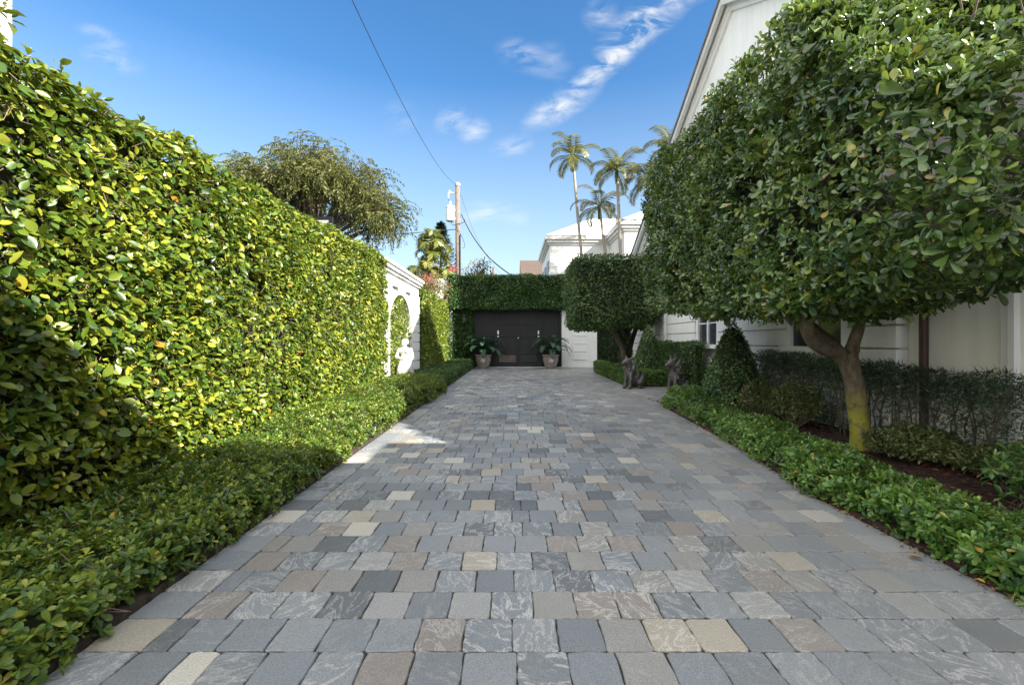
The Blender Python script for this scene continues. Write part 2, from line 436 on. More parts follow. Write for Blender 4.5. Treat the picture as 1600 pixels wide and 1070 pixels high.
M['frond'] = leaf_mat('palm_fronds', [(0,(.035,.055,.018)),(.6,(.075,.095,.022)),(1,(.21,.19,.04))], .25, (.32,.30,.05), .4)
M['wide_frond'] = leaf_mat('wide_palm_fronds', [(0,(.05,.085,.02)),(.6,(.13,.16,.026)),(1,(.30,.27,.05))], .3, (.4,.4,.05), .4)
M['cycad'] = leaf_mat('cycad_fronds', [(0,(0.0165,0.0536,0.0337)),(.7,(0.0386,0.0949,0.0551)),(1,(0.0689,0.1377,0.0688))], .15, (.1,.16,.04), .38)
M['feather'] = leaf_mat('feathery_leaves', [(0,(.055,.075,.022)),(.6,(.105,.125,.034)),(1,(.17,.165,.05))], .3, (.26,.24,.06), .5, clump=.5)
M['conifer'] = leaf_mat('conifer_needles', [(0,(.02,.04,.02)),(1,(.05,.075,.03))], .1, (.1,.14,.04), .5)
M['boug'] = leaf_mat('bougainvillea_leaves', [(0,(.05,.06,.02)),(.6,(.12,.12,.03)),(.85,(.22,.18,.06)),(1,(.28,.14,.07))], .25, (.3,.28,.06), .45)
M['bract'] = leaf_mat('bougainvillea_bracts', [(0,(.45,.02,.08)),(1,(.7,.06,.16))], .35, (.8,.1,.2), .5)
M['twig'] = plain('twigs', (.20,.155,.115), .85, .35, 6)
M['inner'] = plain('shade_core_black', (.018,.022,.010), .95, .5, 4)  # near-black core behind the leaves, paints the gaps as deep shade
M['bark'] = bark_mat('mossy_bark', (.032,.025,.017), (.185,.145,.095), moss=(.25,.25,.025))
M['bark2'] = bark_mat('grey_bark', (.05,.04,.03), (.16,.13,.1))
M['palm_bark'] = bark_mat('palm_trunk_bark', (.22,.19,.15), (.42,.38,.32))
M['pole_wood'] = bark_mat('weathered_pole_wood', (.085,.068,.055), (.22,.185,.16))
M['slate'] = slate_mat()
M['joint'] = plain('joint_sand', (.030,.028,.026), .95, .5, 40)
M['soil'] = plain('soil', (.045,.032,.022), .95, .5, 14, bump=.6, bscale=60)
M['mulch'] = plain('mulch_ground', (.035,.014,.009), .95, .6, 22, bump=.8, bscale=50)
M['chip'] = leaf_mat('bark_chips', [(0,(.022,.008,.006)),(.6,(.070,.024,.014)),(.93,(.12,.045,.026)),(1,(.26,.16,.10))], 0., (.1,.04,.02), .9)
M['litter'] = leaf_mat('leaf_litter', [(0,(.06,.035,.02)),(.6,(.16,.10,.055)),(1,(.30,.20,.11))], 0.1, (.2,.12,.05), .9)
M['ground'] = plain('earth_and_lawn', (.05,.06,.025), .95, .4, .6, bump=.3, bscale=8)
M['stucco'] = plain('white_stucco', (.82,.82,.81), .75, .04, 1.2, bump=.12, bscale=90, streak=.05)
M['stucco_warm'] = plain('cream_stucco', (.90,.88,.80), .75, .05, 1.4, bump=.15, bscale=70, streak=.06)
M['trim'] = plain('white_trim', (.82,.82,.82), .55, .03, 2)
M['fascia'] = plain('grey_white_fascia', (.62,.61,.60), .5, .05, 2)
M['roof_edge'] = plain('dark_roof_edge', (.16,.15,.15), .6, .1, 4)
M['white_roof'] = plain('white_roof_tile', (.80,.80,.80), .6, .04, 3)
M['brown_roof'] = plain('brown_roof_tile', (.085,.060,.048), .85, .25, 5)
M['glass'] = plain('window_glass', (.045,.055,.065), .06, .1, 1, spec=.8)
M['shutter'] = plain('blue_grey_shutter', (.25,.31,.40), .6, .1, 4)
M['gate_wood'] = plain('black_brown_gate_wood', (.010,.010,.012), .6, .25, 5)
M['gate_glass'] = plain('gate_lower_panel', (.075,.055,.042), .25, .4, 3)
M['black_pane'] = plain('gate_dark_panel', (.008,.009,.010), .15, .2, 3)
M['iron'] = plain('black_iron', (.012,.012,.014), .4, .2, 6, metal=.4)
M['silver'] = plain('pale_metal', (.7,.7,.68), .3, .05, 6, metal=.6)
M['copper'] = plain('brown_downpipe', (.060,.022,.015), .5, .25, 3)
M['stone_white'] = plain('white_statue_stone', (.78,.76,.72), .8, .06, 5, bump=.3, bscale=40)
M['bronze'] = plain('weathered_bronze', (.035,.034,.036), .48, .5, 18, col2=(.17,.16,.155), metal=.25, bump=.5, bscale=60)
M['pot'] = plain('weathered_pot', (.16,.13,.12), .85, .3, 16, col2=(.40,.36,.33), bump=.4, bscale=50)
M['medal'] = plain('pot_medallion', (.60,.56,.52), .8, .1, 20)
M['transformer'] = plain('white_transformer_paint', (.75,.76,.77), .4, .04, 3)
M['cable'] = plain('black_cable', (.02,.02,.022), .5, .1, 3)
M['lampglass'] = plain('lantern_glass', (.10,.11,.11), .1, .1, 3)
M['stake'] = plain('pale_stake', (.42,.36,.26), .8, .15, 8)
M['grey_board'] = plain('grey_panel', (.36,.35,.34), .6, .1, 4)
M['dry'] = plain('dry_leaf', (.22,.14,.07), .8, .3, 20)
M['yellow_leaf'] = plain('yellow_leaf', (.52,.34,.03), .6, .2, 20)

# ------------------------------------------------------------------ camera
cam = bpy.data.cameras.new('Camera'); co = bpy.data.objects.new('Camera', cam); COL.objects.link(co)
co.location = (0,0,1.4); co.rotation_euler = (math.radians(90),0,0)
cam.sensor_width = 36; cam.lens = 690*36/1600; cam.shift_y = -3/1600
cam.clip_start = .05; cam.clip_end = 2000
scene.camera = co

# ------------------------------------------------------------------ light
S = Vector((1, -.78, .82)).normalized()
sun = bpy.data.lights.new('sun', 'SUN'); sun.energy = 4.6; sun.angle = math.radians(.53); sun.color = (1,.93,.82)
so = bpy.data.objects.new('sun', sun); COL.objects.link(so)
so.rotation_euler = (-S).to_track_quat('-Z','Y').to_euler(); so.location = (20,-16,30)

w = bpy.data.worlds.new('World'); scene.world = w; w.use_nodes = True
WN = w.node_tree.nodes; WL = w.node_tree.links; WN.clear()
sky = WN.new('ShaderNodeTexSky'); sky.sky_type = 'NISHITA'; sky.sun_disc = False
sky.sun_elevation = math.asin(S.z); sky.sun_rotation = math.atan2(S.x, S.y)
sky.air_density = 1.0; sky.dust_density = .6; sky.ozone_density = 1.6; sky.altitude = 0
tc = WN.new('ShaderNodeTexCoord'); sx = WN.new('ShaderNodeSeparateXYZ'); WL.new(tc.outputs['Generated'], sx.inputs[0])
def wm(op, a, b=None):
    n = WN.new('ShaderNodeMath'); n.operation = op
    for i, v in enumerate((a, b)):
        if v is None: continue
        if isinstance(v, (int, float)): n.inputs[i].default_value = v
        else: WL.new(v, n.inputs[i])
    return n.outputs[0]
yy = wm('MAXIMUM', sx.outputs[1], .02)
cv = WN.new('ShaderNodeCombineXYZ'); WL.new(wm('DIVIDE', sx.outputs[0], yy), cv.inputs[0]); WL.new(wm('DIVIDE', sx.outputs[2], yy), cv.inputs[1])
# cirrus: (azimuth tangent, height tangent, half length, half width, angle, strength)
CL = [(.115,.535,.12,.042,.55,1.3),(.215,.625,.12,.035,.62,1.2),(.30,.72,.15,.055,.62,1.4),(.40,.80,.12,.05,.5,.6),(.022,.645,.045,.07,1.2,.6),(.20,.735,.05,.05,.9,.5),(-.087,.475,.045,.035,.3,1.0),(-.137,.50,.05,.035,.5,.8),
      (0.0,.44,.06,.03,.2,.7),(-.06,.29,.085,.035,.1,.8),(.02,.275,.05,.02,.2,.5),(-.255,.505,.05,.05,.4,.3),(-.905,.635,.09,.035,-.35,.6),(-.915,.68,.07,.03,-.5,.35),(-.95,.70,.05,.02,-.2,.3),(.09,.63,.06,.06,.9,.3)]
acc = None
for (u, v, a, b, ang, st) in CL:
    mp = WN.new('ShaderNodeMapping'); mp.vector_type = 'TEXTURE'
    mp.inputs['Location'].default_value = (u, v, 0); mp.inputs['Rotation'].default_value = (0,0,ang); mp.inputs['Scale'].default_value = (a, b, 1)
    WL.new(cv.outputs[0], mp.inputs[0])
    g = WN.new('ShaderNodeTexGradient'); g.gradient_type = 'QUADRATIC_SPHERE'; WL.new(mp.outputs[0], g.inputs[0])
    q = wm('MULTIPLY', wm('POWER', g.outputs[1], .6), st)
    acc = q if acc is None else wm('ADD', acc, q)
mpn = WN.new('ShaderNodeMapping'); mpn.inputs['Rotation'].default_value = (0,0,-.62); mpn.inputs['Scale'].default_value = (9, 22, 1); WL.new(cv.outputs[0], mpn.inputs[0])
cn = WN.new('ShaderNodeTexNoise'); cn.inputs['Scale'].default_value = 1.1; cn.inputs['Detail'].default_value = 9; cn.inputs['Roughness'].default_value = .62; cn.inputs['Distortion'].default_value = .5
WL.new(mpn.outputs[0], cn.inputs['Vector'])
cm = WN.new('ShaderNodeMapRange'); cm.inputs[1].default_value = .40; cm.inputs[2].default_value = .66; WL.new(cn.outputs[0], cm.inputs[0])
dens = wm('MINIMUM', wm('MULTIPLY', acc, cm.outputs[0]), .85)
dens = wm('MULTIPLY', dens, wm('GREATER_THAN', sx.outputs[1], .05))
hs = WN.new('ShaderNodeHueSaturation'); hs.inputs['Saturation'].default_value = 1.30; WL.new(sky.outputs[0], hs.inputs['Color'])
hzr = WN.new('ShaderNodeMapRange'); hzr.inputs[1].default_value = .02; hzr.inputs[2].default_value = .50; hzr.inputs[3].default_value = .80; hzr.inputs[4].default_value = 0; WL.new(sx.outputs[2], hzr.inputs[0])
hzm = WN.new('ShaderNodeMix'); hzm.data_type = 'RGBA'; WL.new(hzr.outputs[0], hzm.inputs[0]); WL.new(hs.outputs[0], hzm.inputs[6]); hzm.inputs[7].default_value = (3.2,3.7,3.95,1)
cmix = WN.new('ShaderNodeMix'); cmix.data_type = 'RGBA'; WL.new(dens, cmix.inputs[0]); WL.new(hzm.outputs[2], cmix.inputs[6]); cmix.inputs[7].default_value = (4.0,4.05,4.15,1)
# bright cloud added as fill light behind the camera and overhead, out of view
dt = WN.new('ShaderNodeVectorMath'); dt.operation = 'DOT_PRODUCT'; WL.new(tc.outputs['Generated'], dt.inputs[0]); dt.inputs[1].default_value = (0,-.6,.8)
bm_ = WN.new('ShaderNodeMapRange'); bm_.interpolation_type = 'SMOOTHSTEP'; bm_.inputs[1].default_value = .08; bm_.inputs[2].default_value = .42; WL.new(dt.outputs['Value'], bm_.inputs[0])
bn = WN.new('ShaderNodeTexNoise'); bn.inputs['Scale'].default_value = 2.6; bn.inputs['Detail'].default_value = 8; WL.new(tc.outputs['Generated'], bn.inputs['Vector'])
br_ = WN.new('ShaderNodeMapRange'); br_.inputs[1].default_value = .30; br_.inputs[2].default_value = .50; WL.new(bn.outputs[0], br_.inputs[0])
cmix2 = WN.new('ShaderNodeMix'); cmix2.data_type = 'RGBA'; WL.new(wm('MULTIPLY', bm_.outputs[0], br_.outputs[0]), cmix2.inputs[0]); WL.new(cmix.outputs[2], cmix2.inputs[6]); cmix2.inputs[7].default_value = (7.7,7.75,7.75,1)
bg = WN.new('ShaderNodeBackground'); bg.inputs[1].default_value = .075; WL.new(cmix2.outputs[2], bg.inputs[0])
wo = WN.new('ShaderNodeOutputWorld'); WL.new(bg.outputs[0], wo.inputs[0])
scene.view_settings.view_transform = 'Standard'; scene.view_settings.look = 'None'; scene.view_settings.gamma = 1
scene.view_settings.exposure = 1.80
scene.cycles.max_bounces = 8; scene.cycles.diffuse_bounces = 4; scene.cycles.transmission_bounces = 4
try: scene.cycles.use_denoising = True
except Exception: pass

# ------------------------------------------------------------------ ground and paving
def right_edge(y):
    pts = [(-3,2.72),(4.2,2.72),(5.2,2.90),(6.5,3.02),(8.9,3.18),(10.0,3.35),(10.6,3.8),(10.9,5.1),(13.2,5.1),(13.4,3.5),(19.5,3.62),(20,4.4),(40,4.4)]
    for (a, xa), (b, xb) in zip(pts, pts[1:]):
        if a <= y <= b: return xa + (xb-xa)*(y-a)/(b-a)
    return 3.2
b = MB(); b.add([(-600,-600,-.06),(600,-600,-.06),(600,600,-.06),(-600,600,-.06)], [(0,1,2,3)])
tag(b.build('ground', M['ground']), kind='structure')
b = MB(); b.box(-2.4, 5.12, -3, 23.4, -.055, -.010)
tag(b.build('paving_bed', M['joint']), kind='structure')

def paver(mb, x0, x1, y0, y1, fine, z=0.0):
    g = .0020 + random.random()*.0016
    x0 += g; x1 -= g; y0 += g; y1 -= g
    r = .008 + random.random()*.011
    if x1-x0 < .05 or y1-y0 < .05: return
    r = min(r, (x1-x0)*.3, (y1-y0)*.3)
    pts = []
    ns = 5 if fine else 1
    nc = 3 if fine else 2
    for cx, cy, a0 in ((x1-r,y0+r,-PI/2),(x1-r,y1-r,0),(x0+r,y1-r,PI/2),(x0+r,y0+r,PI)):
        rr = r
        for k in range(nc):
            a = a0 + (PI/2)*k/(nc-1)
            pts.append((cx+rr*math.cos(a), cy+rr*math.sin(a)))
        if fine:
            nx = {-PI/2:(x1,y1-r), 0:(x0+r,y1), PI/2:(x0,y0+r), PI:(x1-r,y0)}[a0]
            px, py = pts[-1]
            for k in range(1, ns):
                pts.append((px+(nx[0]-px)*k/ns, py+(nx[1]-py)*k/ns))
    w_ = .0042 if fine else 0
    pts = [(x+random.uniform(-w_,w_), y+random.uniform(-w_,w_)) for x, y in pts]
    n = len(pts); cx = (x0+x1)/2; cy = (y0+y1)/2
    tx = random.uniform(-.010,.010); ty = random.uniform(-.010,.010); dz = random.uniform(-.002,.002)+z
    bev = .004
    def zz(x, y): return dz + tx*(x-cx) + ty*(y-cy)
    vs = [(x,y,-.03) for x,y in pts]
    vs += [(x,y,zz(x,y)-.005) for x,y in pts]
    vs += [(cx+(x-cx)*(1-bev/(x1-x0)*2), cy+(y-cy)*(1-bev/(y1-y0)*2), zz(x,y)) for x,y in pts]
    fs = [(i,(i+1)%n,(i+1)%n+n,i+n) for i in range(n)] + [(i+n,(i+1)%n+n,(i+1)%n+2*n,i+2*n) for i in range(n)]
    fs.append(tuple(range(2*n,3*n)))
    mb.add(vs, fs)

b = MB()
y = -.6; row = 0
while y < 23.1:
    y1 = y + .236 + random.uniform(-.004,.004)
    ym = (y+y1)/2
    fine = ym < 9
    re = right_edge(ym)
    paver(b, -1.95, -1.95+.27+random.uniform(-.004,.004), y, y1, fine)
    x = -1.68 - (0 if row % 2 else .0)
    first = True
    while x < re-.03:
        wdt = .222 + random.uniform(-.010,.012)
        if random.random() < .05: wdt = .14
        if first and row % 2: wdt = .115
        first = False
        xe = min(x+wdt, re)
        if re-xe < .06: xe = re
        paver(b, x, xe, y, y1, fine)
        x = xe
    y = y1; row += 1
tag(b.build('driveway', M['slate']), kind='structure')

# beds
b = MB(); b.prism_z([(-4.2,-3),(-1.955,-3),(-1.955,23.3),(-4.2,23.3)], -.05, .035)
tag(b.build('soil_strip', M['soil']), kind='structure')
poly = [(5.32,-3)] + [(5.32,10.8)] + [(4.6,10.8),(3.8,10.6),(3.36,10.0),(3.19,8.9),(3.03,6.5),(2.91,5.2),(2.73,4.2),(2.73,-3)]
b = MB(); b.prism_z(poly, -.05, .03)
bed = b.build('mulch_bed', M['mulch']); tag(bed, kind='structure')
n = 9000
C = np.stack([R.uniform(3.2,5.28,n), 2+8.4*R.random(n)**1.3, .034+.03*R.random(n)], 1)
t = rnd(n); t[:,2] *= .25
nn = rnd(n)*.35 + np.array([0,0,1.])
me = leaf_mesh('bark_chips', C, t, nn, R.uniform(.03,.10,n), R.uniform(.008,.02,n), NARR)
tag(link('bark_chips', me, M['chip']), 'loose red brown bark chips covering the bed under the tree', 'mulch', kind='stuff')
b = MB(); b.prism_z([(3.55,13.45),(5.12,13.45),(5.12,22.9),(4.45,22.9),(4.45,20.0),(3.68,19.6)], -.05, .02)
tag(b.build('planting_bed', M['soil']), kind='structure')
# crumbs and litter along the right-hand paving edge
n = 1500
yy_ = 2+7.5*R.random(n)**1.2
xx_ = np.array([right_edge(v) for v in yy_]) + R.normal(size=n)*.05 - .0
t = rnd(n); t[:,2] *= .2
me = leaf_mesh('leaf_litter', np.stack([xx_, yy_, .008+.02*R.random(n)], 1), t, rnd(n)*.4+np.array([0,0,1.]), R.uniform(.012,.04,n), R.uniform(.005,.014,n), DIAM)
tag(link('leaf_litter', me, M['litter']), 'dry brown leaf crumbs along the right edge of the paving', 'leaf litter', kind='stuff')

# ------------------------------------------------------------------ hedges
def hedge(name, label, cat_, lo, hi, mat, size, dens, r=.2, amp=.06, ascale=1.3, depth=.25, weights=(1,1,1,1,0,1),
          tpl=OVAL, warp=None, core=.22, twigs=0, gap=0.0, gscale=2.2, aspect=.55, up=.35, out=.6, spread=.65, droop=.2, group=None, ros=None, keepfn=None, near=None, twl=(.6,1.5), tww=None):
    lo = np.array(lo, float); hi = np.array(hi, float)
    base = ((lo[0]+hi[0])/2, (lo[1]+hi[1])/2, 0)
    root = empty(name, base, label, cat_, group)
    d = hi-lo; A = np.array([d[1]*d[2]]*2 + [d[0]*d[2]]*2 + [d[0]*d[1]]*2)*np.array(weights)
    n = int(A.sum()*dens)
    P, Nn = box_surface(n, lo, hi, r, weights)
    bul = (vnoise(P, ascale, 3)-.5)*2*amp + (vnoise(P, ascale*3.1, 5)-.5)*amp*.9
    dep = depth*R.random(n)**1.6
    if gap:
        g = vnoise(P, gscale, 9)*.65 + vnoise(P, gscale*2.3, 12)*.35
        keep = R.random(n) < np.clip((g-gap+.16)/.16, .12, 1)
        keep |= dep > depth*.55
    else: keep = np.ones(n, bool)
    if keepfn is not None: keep &= R.random(n) < keepfn(P)
    P = P + Nn*(bul-dep)[:,None]
    P, Nn = P[keep], Nn[keep]
    if warp: P = warp(P)
    kz = P[:,2] > .015; P, Nn = P[kz], Nn[kz]
    if ros:
        fr = rosettes(P, unit(Nn*.8+rnd(len(P))*.45+np.array([0,0,.45])), size*np.exp(R.normal(size=len(P))*.14), k=ros, aspect=aspect)
    else:
        fr = foliage(P, Nn, size, spread, up, out, droop, aspect=aspect)
    link('foliage', leaf_mesh('foliage', *fr, tpl=tpl, near=near), mat, root)
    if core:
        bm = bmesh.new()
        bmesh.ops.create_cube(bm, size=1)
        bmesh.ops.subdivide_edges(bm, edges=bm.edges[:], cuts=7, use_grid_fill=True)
        me = bpy.data.meshes.new('shade_core'); bm.to_mesh(me); bm.free()
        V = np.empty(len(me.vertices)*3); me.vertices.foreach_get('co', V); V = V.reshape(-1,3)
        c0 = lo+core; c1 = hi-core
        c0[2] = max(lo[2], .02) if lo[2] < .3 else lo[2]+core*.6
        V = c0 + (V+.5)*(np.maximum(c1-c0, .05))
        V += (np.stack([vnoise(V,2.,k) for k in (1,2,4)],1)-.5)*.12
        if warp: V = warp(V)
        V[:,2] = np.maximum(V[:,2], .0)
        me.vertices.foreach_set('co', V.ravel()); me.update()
        link('shade_core', me, M['inner'], root)
    if twigs:
        P, Nn = box_surface(twigs, np.maximum(lo+depth*.3, (-99,-99,.03)), hi-depth*.3, r, tww or weights)
        Bv = P + (rnd(twigs)*.7 + Nn*.15)*size*R.uniform(twl[0],twl[1],twigs)[:,None]
        if warp: P = warp(P); Bv = warp(Bv)
        link('twigs', twig_mesh('twigs', P, Bv, R.uniform(.0015,.0045,twigs)), M['twig'], root)
    return root

def core_mesh(lo, hi, amp=.12, cuts=9, freq=2.0):
    lo = np.array(lo, float); hi = np.array(hi, float)
    bm = bmesh.new(); bmesh.ops.create_cube(bm, size=1); bmesh.ops.subdivide_edges(bm, edges=bm.edges[:], cuts=cuts, use_grid_fill=True)
    me = bpy.data.meshes.new('shade_core'); bm.to_mesh(me); bm.free()
    V = np.empty(len(me.vertices)*3); me.vertices.foreach_get('co', V); V = V.reshape(-1,3)
    V = lo + (V+.5)*(hi-lo); V += (np.stack([vnoise(V,freq,k) for k in (1,2,4)],1)-.5)*2*amp
    me.vertices.foreach_set('co', V.ravel()); me.update(); return me

# tall hedge on the left
def warp_left(P):
    P = P.copy(); z = P[:,2]; y = P[:,1]
    k = np.clip((.65-z)/.65, 0, 1)
    P[:,0] -= k*k*.24                         # undercut near the ground
    P[:,2] *= 1 + .062*np.clip((y-3)/9, 0, 1)
    return P
hedge('tall_hedge', 'tall sunlit clipped hedge with big yellow green leaves, filling the left of the photo', 'hedge', (-4.3,1.2,.02), (-3.28,11.85,3.40), M['hedge'], .068, 1500,
      r=.16, amp=.085, ascale=1.1, depth=.21, weights=(.12,1,.4,1,0,.9), tpl=OVAL, warp=warp_left, core=.24, twigs=4200, gap=.45, gscale=2.9, aspect=.56, up=.62, out=.55, spread=.60, droop=.2,
      near=(6.0, FOVAL), twl=(.5,1.3), tww=(0,1,0,0,0,0))
# few young shoots standing out of its top
n = 16
yy_ = np.concatenate([R.uniform(2.7,4.6,10), R.uniform(4.6,11,6)])
Cc = np.stack([R.uniform(-3.75,-3.3,n), yy_, 3.44*(1+.062*np.clip((yy_-3)/9,0,1))+R.uniform(-.02,.05,n)], 1)
fr = rosettes(Cc, np.tile([0.1,0,1.],(n,1))+rnd(n)*.2, .085, k=6, tilt=.75, aspect=.45)
sh = empty('hedge_shoots', (-3.6,6,3.4), 'pale young shoots sticking up from the top of the tall left hedge', 'shoots')
link('foliage', leaf_mesh('foliage', *fr, tpl=OVAL), M['hedge'], sh)

# far left hedge, beyond the white wall
hedge('far_hedge', 'half shaded clipped hedge between the white niche wall and the dark gate', 'hedge', (-4.0,16.45,.05), (-3.25,23.3,3.35), M['hedge'], .075, 900,
      r=.15, amp=.07, depth=.2, weights=(0.1,1,1,.3,0,1), tpl=DIAM, core=.2, aspect=.6, gap=.3)
# low borders on the left
def warp_lowleft(P):
    P = P.copy()
    P[:,2] *= 1 + .35*(vnoise(np.stack([P[:,0]*.5, P[:,1], P[:,1]*0],1), .9, 4)-.5)
    P[:,2] += .19*np.clip((P[:,1]-3.2)/4, 0, 1)*np.clip((P[:,2])/.25, 0, 1)
    return P
hedge('low_hedge', 'low loose border hedge of small glossy leaves at the foot of the tall hedge', 'low hedge', (-3.25,1.0,-.16), (-1.93,9.6,.27), M['left_border'], .050, 470,
      r=.16, amp=.06, ascale=2.2, depth=.16, weights=(.6,1.3,.5,.5,0,1.15), tpl=OBOV, warp=warp_lowleft, core=.15, twigs=900, aspect=.46, ros=7, near=(4.2, FOBOV))
hedge('low_hedge', 'dense low shrub mass growing round the white statue and over the paving edge', 'low hedge', (-3.2,9.5,-.16), (-1.80,12.2,.50), M['left_border'], .045, 430,
      r=.22, amp=.09, ascale=2.0, depth=.14, weights=(1,1,1,1,0,1.1), tpl=DIAM, core=.16, aspect=.5, ros=6)
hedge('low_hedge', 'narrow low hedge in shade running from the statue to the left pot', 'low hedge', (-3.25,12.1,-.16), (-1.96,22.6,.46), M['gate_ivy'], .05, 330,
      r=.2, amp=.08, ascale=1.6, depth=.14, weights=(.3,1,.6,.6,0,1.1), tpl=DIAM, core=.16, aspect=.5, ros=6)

# hedge over the gate and its left return
root = empty('gate_hedge', (0,23.2,0), 'dark shaded ivy hedge clipped square above and left of the black gate', 'hedge')
sets = []
for lo, hi, wts in (((-3.25,22.55,3.02),(3.2,23.6,4.78),(1,1,1.2,.3,1.2,1)), ((-3.25,22.75,.1),(-2.06,23.5,3.1),(0,.6,1.3,0,0,0))):
    lo = np.array(lo); hi = np.array(hi); d = hi-lo
    A = (np.array([d[1]*d[2]]*2+[d[0]*d[2]]*2+[d[0]*d[1]]*2)*np.array(wts)).sum()
    n = int(A*900); P, Nn = box_surface(n, lo, hi, .12, wts)
    P = P + Nn*((vnoise(P,1.2,3)-.5)*.16+(vnoise(P,4,8)-.5)*.12-.16*R.random(n)**1.5)[:,None]
    sets.append(foliage(P, Nn, .075, .6, .4, .6, .3, aspect=.62))
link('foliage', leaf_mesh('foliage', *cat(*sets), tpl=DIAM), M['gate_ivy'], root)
b = MB(); b.box(-3.1,3.15,22.75,23.5,3.14,4.62); b.box(-3.1,-2.09,22.95,23.45,.02,3.12); b.build('shade_core', M['inner'], root)

# ------------------------------------------------------------------ white wall with niche
wall = empty('garden_wall', (-3.6,14.1,0), 'white garden wall with arched ivy niche and grooved piers, lit by sun', 'wall')
Y0, Y1, ZT = 11.75, 16.42, 3.34
c, hw, sp, rise = 13.9, 1.42, 1.62, 1.22
arch = [(c+hw*math.cos(PI*k/20), sp+rise*math.sin(PI*k/20)) for k in range(21)]
b = MB()
b.prism_x([(Y0,0),(c-hw,0),(c-hw,sp),(c-hw,ZT),(Y0,ZT)], -3.80, -3.48)
b.prism_x([(c+hw,0),(Y1,0),(Y1,ZT),(c+hw,ZT),(c+hw,sp)], -3.80, -3.48)
for k in range(20):
    a0, a1 = arch[k], arch[k+1]
    b.prism_x([(a1[0],a1[1]),(a0[0],a0[1]),(a0[0],ZT),(a1[0],ZT)], -3.80, -3.48)
b.box(-3.95,-3.802,Y0,Y1,0,ZT-.01)
b.build('wall_panel', M['stucco'], wall)
b = MB()
for y0, y1 in ((Y0+.02,c-hw-.03),(c+hw+.03,Y1+.02)):
    z = .02
    while z < 2.75:
        b.box(-3.478,-3.435,y0,y1,z,z+.30); z += .335
b.build('rusticated_pier', M['stucco'], wall, bevel=.006)
b = MB(); b.box(-3.95,-3.40,Y0-.03,Y1+.05,ZT,ZT+.07); b.box(-3.98,-3.33,Y0-.06,Y1+.08,ZT+.072,ZT+.17); b.box(-4.0,-3.28,Y0-.08,Y1+.10,ZT+.172,ZT+.26)
b.build('cornice', M['stucco'], wall, bevel=.008)
b = MB()
for yc in (13.1, 14.75): b.box(-3.478,-3.38,yc-.33,yc+.33,2.99,3.06)
b.build('ledge_block', M['stucco'], wall)
# ivy in the niche
n = 5200
ang = R.random(n)
Pn = np.stack([-3.72+.20*R.random(n), R.uniform(c-hw,c+hw,n), R.uniform(.05,sp+rise,n)], 1)
ok = (Pn[:,2] < sp) | (((Pn[:,1]-c)/hw)**2 + ((Pn[:,2]-sp)/rise)**2 < .97)
Pn = Pn[ok]; Nn = np.tile([1.,0,0],(len(Pn),1))
iv = empty('niche_ivy', (-3.7,13.9,0), 'yellow green ivy filling the arched niche behind the statue', 'ivy')
link('foliage', leaf_mesh('foliage', *foliage(Pn, Nn, .08, .6, .45, .6, .2, aspect=.6), tpl=DIAM), M['hedge'], iv)

# ------------------------------------------------------------------ statues (fused from blobs)
def blobs(name, parts, mat, parent, voxel=.018, smooth=4):
    """parts: ('e', centre, radii, rot) ellipsoids, ('c', p0, p1, r0, r1) tapered limbs; fused into one skin"""
    bm = bmesh.new()
    for p in parts:
        if p[0] == 'e':
            r = bmesh.ops.create_uvsphere(bm, u_segments=18, v_segments=12, radius=1)
            m = Matrix.Translation(p[1])
            if len(p) > 3: m = m @ p[3].to_matrix().to_4x4()
            m = m @ Matrix.Diagonal((*p[2],1))
            bmesh.ops.transform(bm, matrix=m, verts=r['verts'])
        else:
            p0, p1 = Vector(p[1]), Vector(p[2]); d = p1-p0
            r = bmesh.ops.create_cone(bm, cap_ends=True, segments=14, radius1=p[3], radius2=p[4], depth=d.length)
            q = d.to_track_quat('Z','Y').to_matrix().to_4x4()
            bmesh.ops.transform(bm, matrix=Matrix.Translation((p0+p1)/2) @ q, verts=r['verts'])
            for c_, rr in ((p0,p[3]),(p1,p[4])):
                s_ = bmesh.ops.create_uvsphere(bm, u_segments=12, v_segments=8, radius=rr)
                bmesh.ops.transform(bm, matrix=Matrix.Translation(c_), verts=s_['verts'])
    me = bpy.data.meshes.new(name); bm.to_mesh(me); bm.free()
    tmp = bpy.data.objects.new(name+'_tmp', me); COL.objects.link(tmp)
    md = tmp.modifiers.new('r','REMESH'); md.mode = 'VOXEL'; md.voxel_size = voxel; md.use_smooth_shade = True
    sm = tmp.modifiers.new('s','SMOOTH'); sm.iterations = smooth; sm.factor = .5
    dg = bpy.context.evaluated_depsgraph_get(); dg.update()
    new = bpy.data.meshes.new_from_object(tmp.evaluated_get(dg)); new.name = name
    bpy.data.objects.remove(tmp); bpy.data.meshes.remove(me)
    new.polygons.foreach_set('use_smooth', [True]*len(new.polygons))
    new.materials.clear()
    return link(name, new, mat, parent)

